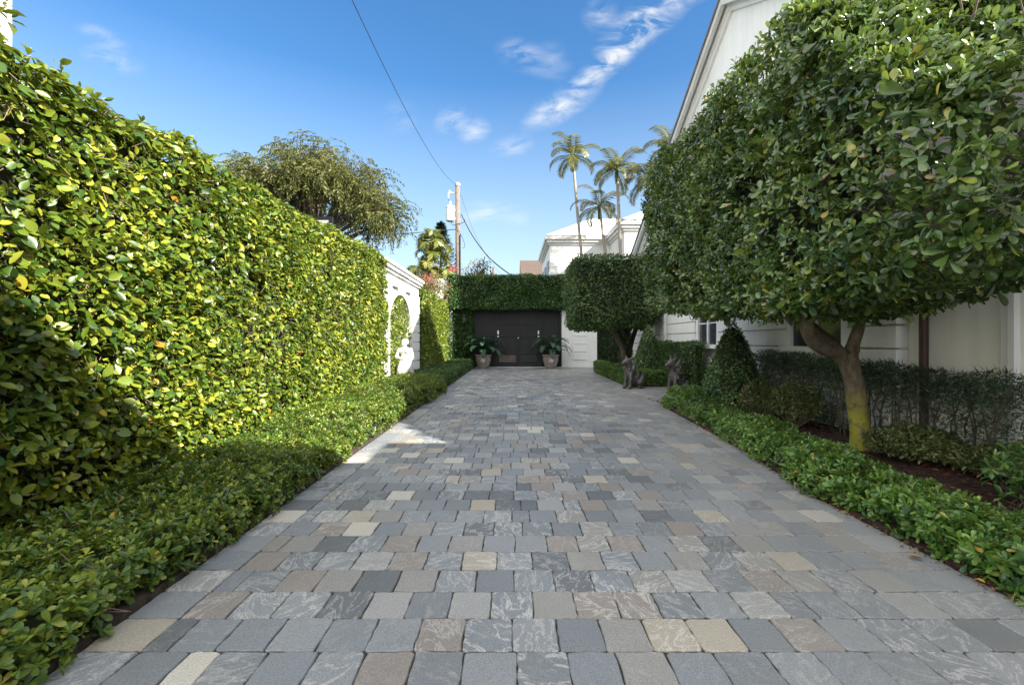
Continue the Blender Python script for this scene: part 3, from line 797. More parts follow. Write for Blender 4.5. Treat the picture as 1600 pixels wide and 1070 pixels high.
from mathutils import Euler
st = empty('garden_statue', (-2.98,12.35,0), 'white stone statue of a draped woman standing before the ivy niche', 'statue')
def G(x,y,z): return Vector((-2.98+x, 12.35+y, z))
P_ = []
P_ += [('c', G(0,0,.28), G(.0,0,.62), .27,.22), ('c', G(0,0,.62), G(0.01,0,.86), .22,.165)]        # drapery
P_ += [('c', G(.05,.16,.28), G(.02,.02,.70), .15,.10), ('c', G(.22,-.05,.28), G(.06,0,.66), .10,.09), ('c', G(-.18,-.05,.28), G(-.05,0,.7), .09,.09)]
P_ += [('e', G(.01,0,.86), (.165,.13,.13)), ('e', G(.0,0,1.0), (.125,.10,.13)), ('e', G(-.01,0,1.12), (.165,.11,.11))]
P_ += [('c', G(-.01,0,1.18), G(-.02,0,1.27), .055,.05), ('e', G(-.03,-.01,1.345), (.078,.092,.105)), ('e', G(.0,.03,1.365), (.085,.095,.095)), ('e', G(.03,.08,1.34), (.05,.05,.05))]
P_ += [('e', G(-.05,-.095,1.335), (.016,.022,.022)), ('e', G(-.06,-.08,1.29),(.03,.03,.02))]
P_ += [('c', G(-.17,0,1.15), G(-.235,-.05,.95), .05,.042), ('c', G(-.235,-.05,.95), G(-.06,-.15,.90), .042,.033), ('e', G(-.02,-.16,.91),(.05,.03,.03))]
P_ += [('c', G(.15,0,1.15), G(.20,.02,.93), .05,.042), ('c', G(.20,.02,.93), G(.13,-.09,.78), .04,.032), ('e', G(.11,-.11,.75),(.03,.03,.045))]
P_ += [('e', G(-.07,-.09,1.10),(.055,.05,.05)), ('e', G(.06,-.09,1.10),(.055,.05,.05))]
for k in range(9):
    a = k*.7; P_.append(('c', G(.26*math.cos(a),.26*math.sin(a)*.9,.28), G(.15*math.cos(a+.2),.13*math.sin(a+.2),.84), .035,.018))
m, N_, L_ = nt('stained_statue_stone')
tcx = N_.new('ShaderNodeTexCoord'); nz = N_.new('ShaderNodeTexNoise'); nz.inputs['Scale'].default_value = 7; nz.inputs['Detail'].default_value = 8; L_.new(tcx.outputs['Object'], nz.inputs['Vector'])
sxx = N_.new('ShaderNodeSeparateXYZ'); L_.new(tcx.outputs['Object'], sxx.inputs[0])
mr = N_.new('ShaderNodeMapRange'); mr.inputs[1].default_value = .72; mr.inputs[2].default_value = .45; mr.inputs[3].default_value = -.35; mr.inputs[4].default_value = .5; L_.new(sxx.outputs[2], mr.inputs[0])
adn = N_.new('ShaderNodeMath'); adn.operation = 'ADD'; L_.new(nz.outputs[0], adn.inputs[0]); L_.new(mr.outputs[0], adn.inputs[1])
rr_ = ramp(N_, [(.62,(.52,.50,.47)),(.85,(.20,.15,.11))]); L_.new(adn.outputs[0], rr_.inputs[0])
pb = N_.new('ShaderNodeBsdfPrincipled'); pb.inputs['Roughness'].default_value = .85; L_.new(rr_.outputs[0], pb.inputs['Base Color'])
oo = N_.new('ShaderNodeOutputMaterial'); L_.new(pb.outputs[0], oo.inputs[0])
blobs('figure', P_, m, st, .014, 3)
b = MB(); b.box(-3.26,-2.70,12.07,12.63,.03,.22); b.box(-3.22,-2.74,12.11,12.59,.222,.30); b.build('pedestal', M['stone_white'], st, bevel=.012)

def beast(name, label, loc, rz, horned):
    o = empty(name, (0,0,0), label, 'statue', 'dark guardian animal statues at the path')
    P = []
    V = lambda x,y,z: Vector((x,y,z))
    # faces -x : chest forward, seated rump behind
    P += [('e', V(-.02,0,.50),(.17,.145,.22), Euler((0,.35,0))), ('e', V(.17,0,.30),(.22,.16,.18), Euler((0,.45,0))), ('e', V(.30,0,.22),(.16,.17,.16))]
    for s in (-1,1):
        P += [('c', V(-.10,s*.09,.45), V(-.14,s*.10,.22), .065,.048), ('c', V(-.14,s*.10,.22), V(-.15,s*.10,.05), .046,.042), ('e', V(-.18,s*.10,.04),(.075,.055,.042))]
        P += [('c', V(.28,s*.13,.26), V(.16,s*.16,.16), .085,.06), ('c', V(.16,s*.16,.16), V(.29,s*.15,.07), .05,.04), ('e', V(.20,s*.16,.04),(.10,.05,.042))]
    P += [('c', V(-.05,0,.60), V(-.13,0,.74), .13,.11), ('e', V(-.17,0,.79),(.125,.115,.105)), ('c', V(-.22,0,.77), V(-.33,0,.74), .075,.055), ('e', V(-.34,0,.755),(.035,.045,.03)), ('c', V(-.20,0,.71), V(-.30,0,.675), .05,.035)]
    for s in (-1,1):
        if horned:
            P += [('c', V(-.12,s*.07,.86), V(-.09,s*.10,1.02), .03,.012), ('c', V(-.03,s*.09,.80), V(.09,s*.16,.95), .035,.012), ('c', V(.0,s*.10,.74), V(.16,s*.17,.84), .03,.012)]
        else:
            P += [('c', V(-.11,s*.09,.86), V(-.08,s*.12,.96), .04,.012)]
        P += [('e', V(-.25,s*.06,.82),(.025,.025,.022))]
    # shaggy mane and tail
    for k in range(26):
        a = random.uniform(-1.4,1.4); z = random.uniform(.45,.78)
        c_ = V(-.03+random.uniform(-.08,.1), .14*math.sin(a), z); d_ = V(-.10*math.cos(a)+.02, .10*math.sin(a), -.10)
        P.append(('c', c_, c_+d_*random.uniform(.5,1.0), .04, .015))
    tl = [V(.40,0,.22), V(.50,0,.30), V(.50,0,.45), V(.42,0,.52)]
    for p, q, r0, r1 in zip(tl, tl[1:], (.05,.06,.055), (.06,.055,.02)): P.append(('c', p, q, r0, r1))
    f = blobs('figure', P, M['bronze'], o, .016, 2)
    o.location = loc; o.rotation_euler = (0,0,rz)
    return o
beast('guardian_statue', 'dark bronze shaggy dog statue sitting at the corner of the low hedge', (3.50,12.95,.0), .55, False)
beast('guardian_statue', 'dark bronze beast statue with spiky horns half hidden behind the right border', (4.42,11.9,.0), .45, True)

# ------------------------------------------------------------------ gate
gate = empty('driveway_gate', (.25,23.3,0), 'black panelled wooden double gate with side panels under the ivy', 'gate')
D = 23.22
b = MB(); b.box(-2.12,-2.0,D,D+.16,0,3.1); b.box(2.47,2.59,D,D+.16,0,3.1); b.box(-1.99,2.46,D,D+.16,2.9,3.1); b.box(-.90,-.80,D+.002,D+.16,0,2.898); b.box(1.46,1.56,D+.002,D+.16,0,2.898)
b.build('gate_frame', M['gate_wood'], gate)
for x0, x1 in ((-1.99,-.905),(1.565,2.46)):
    b = MB(); b.box(x0,x1,D+.06,D+.12,.04,2.895)
    for k in range(1,6): xx = x0+(x1-x0)*k/6; b.box(xx-.006,xx+.006,D+.052,D+.0598,.05,2.88)
    b.build('side_panel', M['gate_wood'], gate)
for i, (x0, x1) in enumerate(((-.795,.325),(.335,1.455))):
    b = MB()
    b.box(x0,x1,D+.07,D+.11,.04,2.895)
    xm = (x0+x1)/2
    for xa, xb in ((x0,x0+.11),(x1-.11,x1),(xm-.05,xm+.05)):
        b.box(xa,xb,D+.03,D+.068,.04,2.89)
    for za, zb in ((.04,.22),(.66,.92),(1.58,1.70),(2.22,2.32),(2.78,2.89)):
        for xa, xb in ((x0+.112,xm-.052),(xm+.052,x1-.112)): b.box(xa,xb,D+.033,D+.068,za,zb)
    leaf = b.build('gate_leaf', M['gate_wood'], gate, bevel=.006)
    b = MB(); b.box(x0+.113,x1-.113,D+.020,D+.029,.25,.64)
    b.build('lower_panel', M['gate_glass'] if i == 0 else M['black_pane'], leaf)
    b = MB(); hx = x0+.03 if i == 0 else x1-.10; b.box(hx,hx+.07,D+.0,D+.028,1.74,1.92); b.box(hx,hx+.07,D+.0,D+.028,1.58,1.66)
    b.build('handle_plate', M['silver'], leaf)
b = MB(); b.lathe([(.0,0),(.035,.0),(.045,.03),(.03,.06)], (0,0,0), 12)
kn = b.mesh('door_knob', True); kn.transform(Matrix.Translation((.33,D+.03,1.53)) @ Matrix.Rotation(PI/2,4,'X')); link('door_knob', kn, M['silver'], gate)
b = MB(); b.box(-2.1,2.58,22.95,23.2,-.01,.022); tag(b.build('threshold', M['stucco']), kind='structure')
b = MB(); b.box(-2.0,2.47,23.45,23.5,0,3.1); b.build('back_board', M['gate_wood'], gate)

pier = empty('gate_pier', (3.5,23.3,0), 'white wall right of the gate with a stack of raised blocks', 'wall')
b = MB(); b.box(2.60,4.44,23.05,23.6,0,3.12); b.build('wall_panel', M['stucco'], pier, bevel=.01)
b = MB()
for k in range(6): b.box(3.18,3.90,23.0,23.048,.40+k*.41,.77+k*.41)
b.build('raised_block', M['trim'], pier, bevel=.012)

def lantern(label, loc):
    o = empty('wall_lantern', loc, label, 'lantern', 'black wall lanterns beside the gate')
    x, y, z = loc
    b = MB(); b.box(x-.05,x+.05,y+.12,y+.15,z-.12,z+.12); b.tube([(x,y+.12,z+.05),(x,y+.06,z+.22),(x,y,z+.25)], .014, 6); b.build('bracket', M['iron'], o)
    b = MB(); b.lathe([(.115,.0),(.13,.02),(.07,.10),(.03,.13),(.015,.20),(.006,.24)], (x,y,z+.14), 6); b.build('cap', M['iron'], o)
    b = MB(); b.lathe([(.065,0),(.10,.28)], (x,y,z-.14), 6); b.build('glass', M['lampglass'], o)
    b = MB()
    for k in range(6):
        a = 2*PI*k/6; b.tube([(x+.067*math.cos(a),y+.067*math.sin(a),z-.15),(x+.104*math.cos(a),y+.104*math.sin(a),z+.15)], .009, 5)
    b.lathe([(.01,-.10),(.04,-.06),(.075,0)], (x,y,z-.142), 6); b.build('cage', M['iron'], o)
lantern('black lantern on the white wall beside the clipped tree', (2.95,22.9,2.42))
lantern('black lantern half lost in the dark ivy left of the gate', (-2.45,22.55,2.45))

# iron side gate
ig = empty('iron_gate', (5.1,23.4,0), 'black iron bar gate between the white wall and the house', 'gate')
b = MB(); b.box(4.46,4.52,23.3,23.36,0,2.9); b.box(6.2,6.26,23.3,23.36,0,2.9)
for z in (.15,1.3,2.6): b.box(4.522,6.198,23.31,23.35,z,z+.05)
b.build('gate_frame', M['iron'], ig)
b = MB()
for k in range(15): xx = 4.62+k*.11; b.box(xx-.011,xx+.011,23.318,23.342,.2,2.9)
b.build('bars', M['iron'], ig)
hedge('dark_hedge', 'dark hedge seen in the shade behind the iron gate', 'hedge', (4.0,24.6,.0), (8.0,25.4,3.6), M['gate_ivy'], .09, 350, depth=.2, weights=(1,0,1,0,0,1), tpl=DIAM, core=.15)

# ------------------------------------------------------------------ potted palms
def frond_set(base, n, length, droop, width, nl, lw, elev=(.3,1.35), ll=.3, az0=0., vee=.35, tip=.35):
    """pinnate fronds: leaflet frames + rachis polylines"""
    P=[];T=[];Nn=[];L=[];Wd=[]; lines=[]
    for i in range(n):
        az = az0 + i*2.39996 + random.uniform(-.2,.2)
        el = elev[0] + (elev[1]-elev[0])*((i+.5)/n) + random.uniform(-.1,.1)
        ln = length*random.uniform(.85,1.12)
        h = Vector((math.cos(az), math.sin(az), 0)); p = Vector(base); e = el; pts = [p.copy()]
        K = 14
        for k in range(K):
            p = p + (h*math.cos(e) + Vector((0,0,math.sin(e))))*(ln/K)
            e -= droop*(k+1)/K*2/K*1.6
            pts.append(p.copy())
        lines.append(pts)
        side = Vector((-h.y, h.x, 0))
        for j in range(nl):
            f = .10 + .9*j/(nl-1)
            q = f*K; k = min(int(q), K-1); u = q-k
            pos = pts[k].lerp(pts[k+1], u); tg = (pts[k+1]-pts[k]).normalized()
            up = side.cross(tg); up = up if up.z > 0 else -up
            sz = ll*(math.sin(PI*min(1, .15+f*.85))**.7*.8+tip*.5)*random.uniform(.85,1.15)
            for s in (-1,1):
                d = (side*s + tg*(.45+.5*f) + up*vee + Vector((0,0,-.25-.2*random.random()))).normalized()
                P.append(pos); T.append(d); Nn.append(up + side*(-s)*.3); L.append(sz); Wd.append(lw)
    return (np.array(P), np.array(T), np.array(Nn), np.array(L), np.array(Wd)), lines

def potted(label, x, y, seed):
    random.seed(seed)
    o = empty('potted_palm', (x,y,0), label, 'potted plant', 'potted palms either side of the gate')
    b = MB(); b.lathe([(.24,0),(.26,.03),(.325,.20),(.38,.40),(.39,.53),(.36,.61)], (x,y,.0), 28)
    pot = b.build('pot', M['pot'], o, smooth=True)
    b = MB(); b.lathe([(.36,.0),(.42,.01),(.43,.05),(.41,.085),(.36,.086),(.33,.04)], (x,y,.60), 28); b.build('rim', M['pot'], pot, smooth=True)
    b = MB(); b.lathe([(.11,0),(.115,.02),(.09,.035),(.06,.03),(.05,.05),(.0,.055)], (0,0,0), 20)
    me = b.mesh('medallion', True); me.transform(Matrix.Translation((x,y-.35,.40)) @ Matrix.Rotation(PI/2+.12,4,'X')); link('medallion', me, M['medal'], pot)
    b = MB(); b.lathe([(.34,.0),(.0,.02)], (x,y,.645), 20); b.build('soil', M['soil'], o)
    fr, lines = frond_set((x,y,.74), 26, 1.35, 1.35, .0, 32, .028, (.45,1.52), .30)
    link('fronds', leaf_mesh('fronds', *fr, tpl=NARR), M['cycad'], o)
    b = MB()
    for l in lines: b.tube(l[::2], [.010-.0011*k for k in range(len(l[::2]))], 5)
    b.build('stems', M['cycad'], o)
    b = MB(); b.lathe([(.10,0),(.12,.05),(.08,.14)], (x,y,.62), 10); b.build('stem_base', M['bark2'], o)
potted('weathered pot with dark arching palm left of the gate', -1.45, 22.35, 5)
potted('weathered pot with dark arching palm right of the gate, against the white wall', 1.95, 22.3, 8)

# ------------------------------------------------------------------ right-hand planting
def warp_border(P):
    P = P.copy(); y = P[:,1]
    e = np.array([right_edge(v) if v < 9.2 else 3.2+.45*max(0, v-9.2)**1.3 for v in y])
    P[:,0] = P[:,0] + e
    P[:,2] *= 1 + .3*(vnoise(np.stack([P[:,0]*.5, y, y*0],1), 1.4, 6)-.5)
    return P
hedge('low_hedge', 'bright green glossy border hedge curving along the right edge of the driveway', 'low hedge', (.0,1.0,-.14), (.68,10.6,.31), M['border'], .060, 370,
      r=.15, amp=.06, ascale=2.6, depth=.15, weights=(1.4,.6,.5,1,0,1.2), tpl=OBOV, warp=warp_border, core=.13, twigs=900, aspect=.44, ros=7, near=(4.6, FOBOV))
# low box hedge at the path corner
root = empty('box_hedge', (3.9,15,0), 'low clipped box hedge turning the corner behind the dog statue', 'low hedge')
sets = []; mb = MB()
for lo, hi, wts in (((3.55,13.5,.0),(5.1,14.0,.50),(1,.1,1,.4,0,1)), ((3.58,14.0,.0),(4.05,19.5,.52),(1.1,.5,.4,1,0,1))):
    lo = np.array(lo); hi = np.array(hi); d = hi-lo
    A = (np.array([d[1]*d[2]]*2+[d[0]*d[2]]*2+[d[0]*d[1]]*2)*np.array(wts)).sum()
    n = int(A*2100); P, Nn = box_surface(n, lo, hi, .08, wts)
    P = P + Nn*((vnoise(P,2.2,3)-.5)*.08-.07*R.random(n)**1.5)[:,None]
    sets.append(foliage(P, Nn, .042, .65, .4, .6, 0, aspect=.6))
    mb.box(lo[0]+.08,hi[0]-.08,lo[1]+.08,hi[1]-.0801,.021,hi[2]-.08)
link('foliage', leaf_mesh('foliage', *cat(*sets), tpl=DIAM), M['border'], root); mb.build('shade_core', M['inner'], root)

def cone(label, x, y, r, h, mat, size, dens, tpl):
    o = empty('cone_topiary', (x,y,0), label, 'topiary', 'cone topiaries on the right')
    n = int(PI*r*math.hypot(r,h)*dens)
    u = 1-np.sqrt(R.random(n)); z = u*h
    prof = lambda u: r*np.power(np.clip(1-u**1.25,0,1), .85)*(.86+.14*np.clip(u/.18,0,1))
    a = R.random(n)*2*PI
    Pq = np.stack([np.cos(a), np.sin(a), z], 1)
    bump = 1+.18*(vnoise(np.stack([np.cos(a)*1.2,np.sin(a)*1.2,z*2],1)+x, 1.8, 7)-.5) - .22*R.random(n)**2
    rr = prof(u)*bump
    P = np.stack([x+rr*np.cos(a), y+rr*np.sin(a), .03+z], 1)
    Nn = unit(np.stack([np.cos(a), np.sin(a), np.full(n, r/h)], 1))
    fr = foliage(P, Nn, size, .6, .5, .6, 0, aspect=.55)
    link('foliage', leaf_mesh('foliage', *fr, tpl=tpl), mat, o)
    b = MB(); b.lathe([(r*.70,.02),(r*.78,h*.2),(r*.62,h*.5),(r*.3,h*.82),(.02,h*.93)], (x,y,0), 14); b.build('shade_core', M['inner'], o)
cone('far neat cone topiary behind the low box hedge', 4.50, 14.55, .64, 1.92, M['cone'], .05, 2600, DIAM)
cone('larger loose cone topiary under the left end of the big tree', 4.50, 9.0, .66, 1.80, M['cone'], .05, 2300, OVAL)

def ball(label, x, y, r, h, mat=None, size=.046, cat_='shrub', k=2300, name='round_shrub', group='small shrubs in the mulch bed'):
    o = empty(name, (x,y,0), label, cat_, group)
    n = int(k*r*r*9)
    d = unit(rnd(n)); d[:,2] = np.abs(d[:,2])*1.0-.25*R.random(n)
    d = unit(d)
    rad = 1+.22*(vnoise(d+x*3, 2.2, 5)-.5)-.3*R.random(n)**2
    P = np.stack([x+d[:,0]*r*rad, y+d[:,1]*r*rad, h*.42+d[:,2]*h*.58*rad], 1)
    P[:,2] = np.maximum(P[:,2], .05)
    link('foliage', leaf_mesh('foliage', *foliage(P, d, size, .7, .4, .5, 0, aspect=.4), tpl=DIAM), mat or M['shrub'], o)
    n2 = 60; a = R.random(n2)*2*PI
    A = np.stack([x+.03*np.cos(a), y+.03*np.sin(a), np.full(n2,.03)],1); Bq = np.stack([x+r*.75*np.cos(a), y+r*.75*np.sin(a), R.uniform(.3,.85,n2)*h],1)
    link('twigs', twig_mesh('twigs', A, Bq, np.full(n2,.005)), M['twig'], o)
ball('rounded dark olive shrub beside the larger cone topiary', 4.28, 7.65, .34, .72)
ball('rounded shrub left of the mossy trunk, nearest to it', 4.45, 6.95, .38, .74)
ball('low spreading shrub with reddish tips right of the mossy trunk', 4.62, 5.05, .46, .40)
ball('lower sprawling shrub near the right edge in the mulch', 4.85, 4.35, .38, .34)
n = 90
C = np.stack([4.30+.13*rnd(n,1)[:,0], 3.55+.15*rnd(n,1)[:,0], R.uniform(.08,.52,n)],1)
o = empty('leafy_plant', (4.2,3.6,0), 'bright green leafy plant cut off by the right edge', 'plant')
link('foliage', leaf_mesh('foliage', *rosettes(C, rnd(n)*.4+np.array([-.2,-.1,1.]), .10, k=8, aspect=.34), tpl=OBOV), M['border'], o)
link('stems', twig_mesh('stems', np.stack([4.26+.08*rnd(n,1)[:,0], 3.55+.08*rnd(n,1)[:,0], np.full(n,.02)],1), C-np.array([0,0,.03]), np.full(n,.0035)), M['bark2'], o)

# hedges against the house
hedge('clipped_hedge', 'dark clipped hedge against the house between the two cone topiaries', 'hedge', (4.70,11.4,.0), (5.06,14.6,1.36), M['gate_ivy'], .05, 1500, r=.07, amp=.04, depth=.12, weights=(1,0,1,1,0,1), tpl=DIAM, core=.1, aspect=.5)
def yew_warp(P):
    P = P.copy(); P[:,2] *= 1 + .15*np.clip((P[:,1]-4.3)/4.4, -.3, 1); return P
def yew_keep(P): return np.where(P[:,2] > .72, 1.0, np.clip(.45+.45*(vnoise(P,1.8,21)>.5)+.3*(P[:,2]>.5)+.25*(P[:,1]>6.6), 0, 1))
root = hedge('clipped_hedge', 'dark feathery clipped hedge along the cream wall behind the mossy trunk', 'hedge', (4.72,2.4,.05), (5.10,8.75,1.04), M['yew'], .062, 3000, r=.08, amp=.06, ascale=2.5, depth=.34, weights=(1,.3,.6,.6,0,1.3),
      tpl=NARR, warp=yew_warp, core=0, twigs=700, aspect=.15, up=.25, out=.3, spread=.9, keepfn=yew_keep)
b = MB()
for k in range(44):
    yk = 2.5+6.2*k/43+random.uniform(-.06,.06); xk = random.uniform(4.82,4.98)
    for j in range(2):
        b.tube([(xk,yk,.02),(xk+random.uniform(-.05,.05),yk+random.uniform(-.1,.1),.45),(xk+random.uniform(-.1,.1),yk+random.uniform(-.22,.22),.98)], [.013,.009,.004], 5)
b.build('stems', M['bark2'], root)
b = MB(); b.tube([(4.74,5.55,.0),(4.75,5.56,.26),(4.745,5.55,.48)], [.012,.011,.010], 6)
tag(b.build('garden_stake', M['stake']), 'thin pale wooden stake standing in the mulch right of the mossy trunk', 'stake')

# ------------------------------------------------------------------ the big clipped tree
big = empty('standard_tree', (4.42,5.6,0), 'big box clipped tree with forked mossy trunk on the right', 'tree')
b = MB()
tr = catmull([(4.44,5.6,-.02),(4.41,5.6,.35),(4.36,5.6,.75),(4.28,5.6,1.10),(4.25,5.6,1.24)], 5)
b.tube(tr, [.150-.040*min(1,i/5)+(.012*(i/len(tr)) if i > 13 else 0) for i in range(len(tr))], 20, .22)
b.tube(catmull([(4.28,5.6,1.08),(4.16,5.58,1.24),(3.93,5.55,1.30),(3.72,5.5,1.42),(3.64,5.45,1.62),(3.66,5.4,2.1),(3.6,5.3,3.0)],4), [.085]*6+[.08]*6+[.072]*6+[.065]*4+[.05]*3, 14, .25)
b.tube(catmull([(4.27,5.6,1.10),(4.33,5.6,1.36),(4.42,5.62,1.6),(4.52,5.65,1.95),(4.5,5.7,3.2)],4), [.085]*4+[.07]*5+[.06]*4+[.05]*4, 12, .25)
b.tube(catmull([(4.25,5.62,1.12),(4.2,5.9,1.4),(4.1,6.6,1.9),(4.0,7.8,2.5),(4.0,9.0,3.0)],4), [.09]*5+[.07]*6+[.05]*6, 10, .2)
b.build('trunk', M['bark'], big, smooth=True)
b = MB()
for k in range(110):
    s0 = random.choice([(3.62,5.4,2.0),(4.5,5.7,2.4),(4.1,6.6,1.95),(4.0,7.8,2.5),(3.6,5.3,2.9),(4.5,5.7,3.1),(4.0,8.8,2.9),(4.1,4.2,2.4),(4.2,3.4,2.6),(4.0,6.8,3.4)])
    e = Vector((random.uniform(3.0,5.0), min(9.7,max(3.1,s0[1]+random.uniform(-1.9,1.9))), random.uniform(1.9,4.9)))
    s_ = Vector(s0); mid = s_.lerp(e,.5)+Vector((random.uniform(-.2,.2),random.uniform(-.2,.2),random.uniform(-.05,.25)))
    b.tube([s_, mid, e], [.020,.012,.004], 5)
for q in ([(3.62,5.45,1.9),(3.9,4.8,2.1),(4.1,4.0,2.4),(4.2,3.2,2.7)], [(4.5,5.7,2.8),(4.3,6.3,3.2),(4.0,7,3.5)]): b.tube(catmull(q,4), [.05]*5+[.035]*20, 8)
b.build('branches', M['bark2'], big)
lo = np.array([2.93,2.85,1.5]); hi = np.array([4.62,9.98,5.12])
def crown_frames(n, depth_scale, wts, kk):
    P, Nn = box_surface(n, lo, hi, .22, wts)
    bul = (vnoise(P, 1.0, 31)-.5)*.17 + (vnoise(P, 3.0, 33)-.5)*.14
    dep = depth_scale*R.random(n)**1.4
    g = vnoise(P, 1.9, 35)*.6+vnoise(P, 4.3, 37)*.4
    pr = np.clip((g-.37)/.14, .28, 1)
    thin = np.exp(-((P[:,1]-3.35)/.75)**2 - ((P[:,2]-2.75)/.75)**2)       # the see-through patch at the near end
    pr = pr*(1-.42*thin)
    pr = pr*(1-.10*np.exp(-((P[:,1]-2.85)/1.0)**2)*(Nn[:,0] > -.5))
    keep = R.random(n) < pr
    P = P + Nn*(bul-dep)[:,None]; P, Nn = P[keep], Nn[keep]
    zb = np.interp(P[:,1], [2.5,3.5,4.7,6.25,9.5,10], [2.05,1.90,1.68,1.72,2.02,2.08])
    zb = zb + .10*(vnoise(P, 2.2, 41)-.5)
    f = np.maximum((P[:,2]-1.5)/3.62, -.015)
    P[:,2] = zb + f*(5.12-zb)
    # the near upper corner is clipped away on a slant
    bn = np.array([-.35,-.70,.665]); bn /= np.linalg.norm(bn)
    over = (P - np.array([2.93,4.80,4.98])) @ bn + .10*(vnoise(P, 1.6, 51)-.5)
    m_ = over > 0
    P[m_] -= bn*(over[m_] + .22*R.random(m_.sum())**1.4)[:,None]; Nn[m_] = bn
    return rosettes(P, unit(Nn*.75+rnd(len(P))*.55+np.array([0,0,.25])), .098*np.exp(R.normal(size=len(P))*.18), k=kk, tilt=.40, tj=.4, aspect=.46, stem=.65)
fr = cat(crown_frames(15500, .28, (1.3,.5,1.25,.7,1.1,.9), 6), crown_frames(3600, .95, (1,.4,1,.5,1,.8), 6))
print('big crown leaves', len(fr[0]))
link('crown', leaf_mesh('crown', *fr, tpl=OBOV, near=(6.2, FOBOV)), M['tree_leaf'], big)
link('shade_core', core_mesh((3.32,5.3,2.3),(4.30,9.6,4.75), .22, 15, 2.1), M['inner'], big)

# the second clipped tree
tr2 = empty('standard_tree', (4.05,16,0), 'dark box clipped tree with ivy clad stems beside the gate', 'tree')
b = MB()
for pts in ([(4.2,16.0,0),(4.12,16,.7),(3.95,15.95,1.4),(3.7,15.9,2.2)], [(3.95,16.1,0),(4.0,16.1,.8),(4.15,16.1,1.5),(4.3,16.1,2.2)], [(4.1,15.9,0),(4.0,15.8,.9),(3.75,15.7,1.5),(3.4,15.6,2.1)], [(4.25,16.1,0),(4.3,16.2,1.0),(4.6,16.3,1.9)]):
    q = catmull(pts,4); b.tube(q, [.12-.05*i/len(q) for i in range(len(q))], 9, .2)
b.build('trunk', M['bark2'], tr2, smooth=True)
n = 2200; z = R.random(n)*1.75; a = R.random(n)*2*PI; rr = .20+.05*R.random(n)+.10*np.clip(z-.9,0,1)
P = np.stack([4.12-.12*np.clip(z-.8,0,1)+rr*np.cos(a), 16+rr*np.sin(a), z],1); Nn = np.stack([np.cos(a),np.sin(a),0*a],1)
link('ivy', leaf_mesh('ivy', *foliage(P, Nn, .06, .5,.3,.6,.3,aspect=.6), tpl=DIAM), M['gate_ivy'], tr2)
lo2 = (2.02,14.55,1.78); hi2 = (5.0,17.4,4.32)
P, Nn = box_surface(21000, lo2, hi2, .42, (1,.3,1.2,.4,1,1))
P = P + Nn*((vnoise(P,1.3,3)-.5)*.20+(vnoise(P,4,6)-.5)*.12-.25*R.random(len(P))**1.5)[:,None]
link('crown', leaf_mesh('crown', *foliage(P, Nn, .078, .65,.4,.6,.2,aspect=.52), tpl=OVAL), M['box_tree_leaf'], tr2)
link('shade_core', core_mesh((2.25,14.78,2.0),(4.8,17.2,4.1), .08, 9, 2.4), M['inner'], tr2)

# ------------------------------------------------------------------ the house on the right
house = empty('white_house', (9,8,0), 'white stucco house with tall gable and rusticated wall behind the big tree', 'house')
AY, AZ, SL = 10.5, 9.42, .583
V1 = AY-(AZ-4.72)/SL; V2 = AY+(AZ-4.72)/SL
NY = V1-8.9; NZ = 3.03+8.9*.88  # unseen near gable, height and slope shaped for the shadow it casts
b = MB(); b.prism_x([(NY-8.9,0),(V2,0),(V2,4.72),(AY,AZ),(V1,4.72),(V1-.001,3.03),(NY,NZ),(NY-8.9,3.03)], 5.32, 14)
b.build('wall', M['stucco_warm'], house)
b = MB(); b.prism_x([(V1+.9,4.82),(V2-.6,4.82),(AY,AZ-.10)], 5.26, 5.318); b.build('gable_wall', M['stucco'], house)
b = MB(); b.box(9.0,15.5,13.4,21.0,3.0,14.6); b.build('hidden_shade_tower', M['stucco'], house)  # added tall block, hidden behind the gable, to shade the gate
b = MB(); b.box(4.95,7.5,-.5,.85,2.6,5.46); b.build('unseen_shade_block', M['stucco'], house)  # added block out of view, trims the sun patch on the driveway
def chevron(mb, ay, az, sl, half, t, x0, x1):
    mb.prism_x([(ay-half,az-half*sl-t),(ay,az-t),(ay+half,az-half*sl-t),(ay+half,az-half*sl),(ay,az),(ay-half,az-half*sl)], x0, x1)
half = AY-V1+.02
b = MB(); chevron(b, AY, AZ+.19, SL, half, .07, 4.93, 14.3); chevron(b, NY, NZ+.19, .88, 8.88, .07, 4.93, 14.3); b.build('roof', M['roof_edge'], house)
b = MB(); chevron(b, AY, AZ+.118, SL, half, .17, 4.97, 5.06); chevron(b, AY, AZ+.118, SL, half, .05, 5.062, 5.3); chevron(b, NY, NZ+.118, .88, 8.88, .17, 4.97, 5.06); chevron(b, NY, NZ+.118, .88, 8.88, .05, 5.062, 5.3)
b.build('fascia', M['fascia'], house)
b = MB(); chevron(b, AY, AZ+.064, SL, half-.1, .15, 5.14, 5.255); b.build('cornice', M['trim'], house)
b = MB(); chevron(b, AY, AZ-.09, SL, half-.3, .10, 5.19, 5.255); b.build('moulding', M['trim'], house)
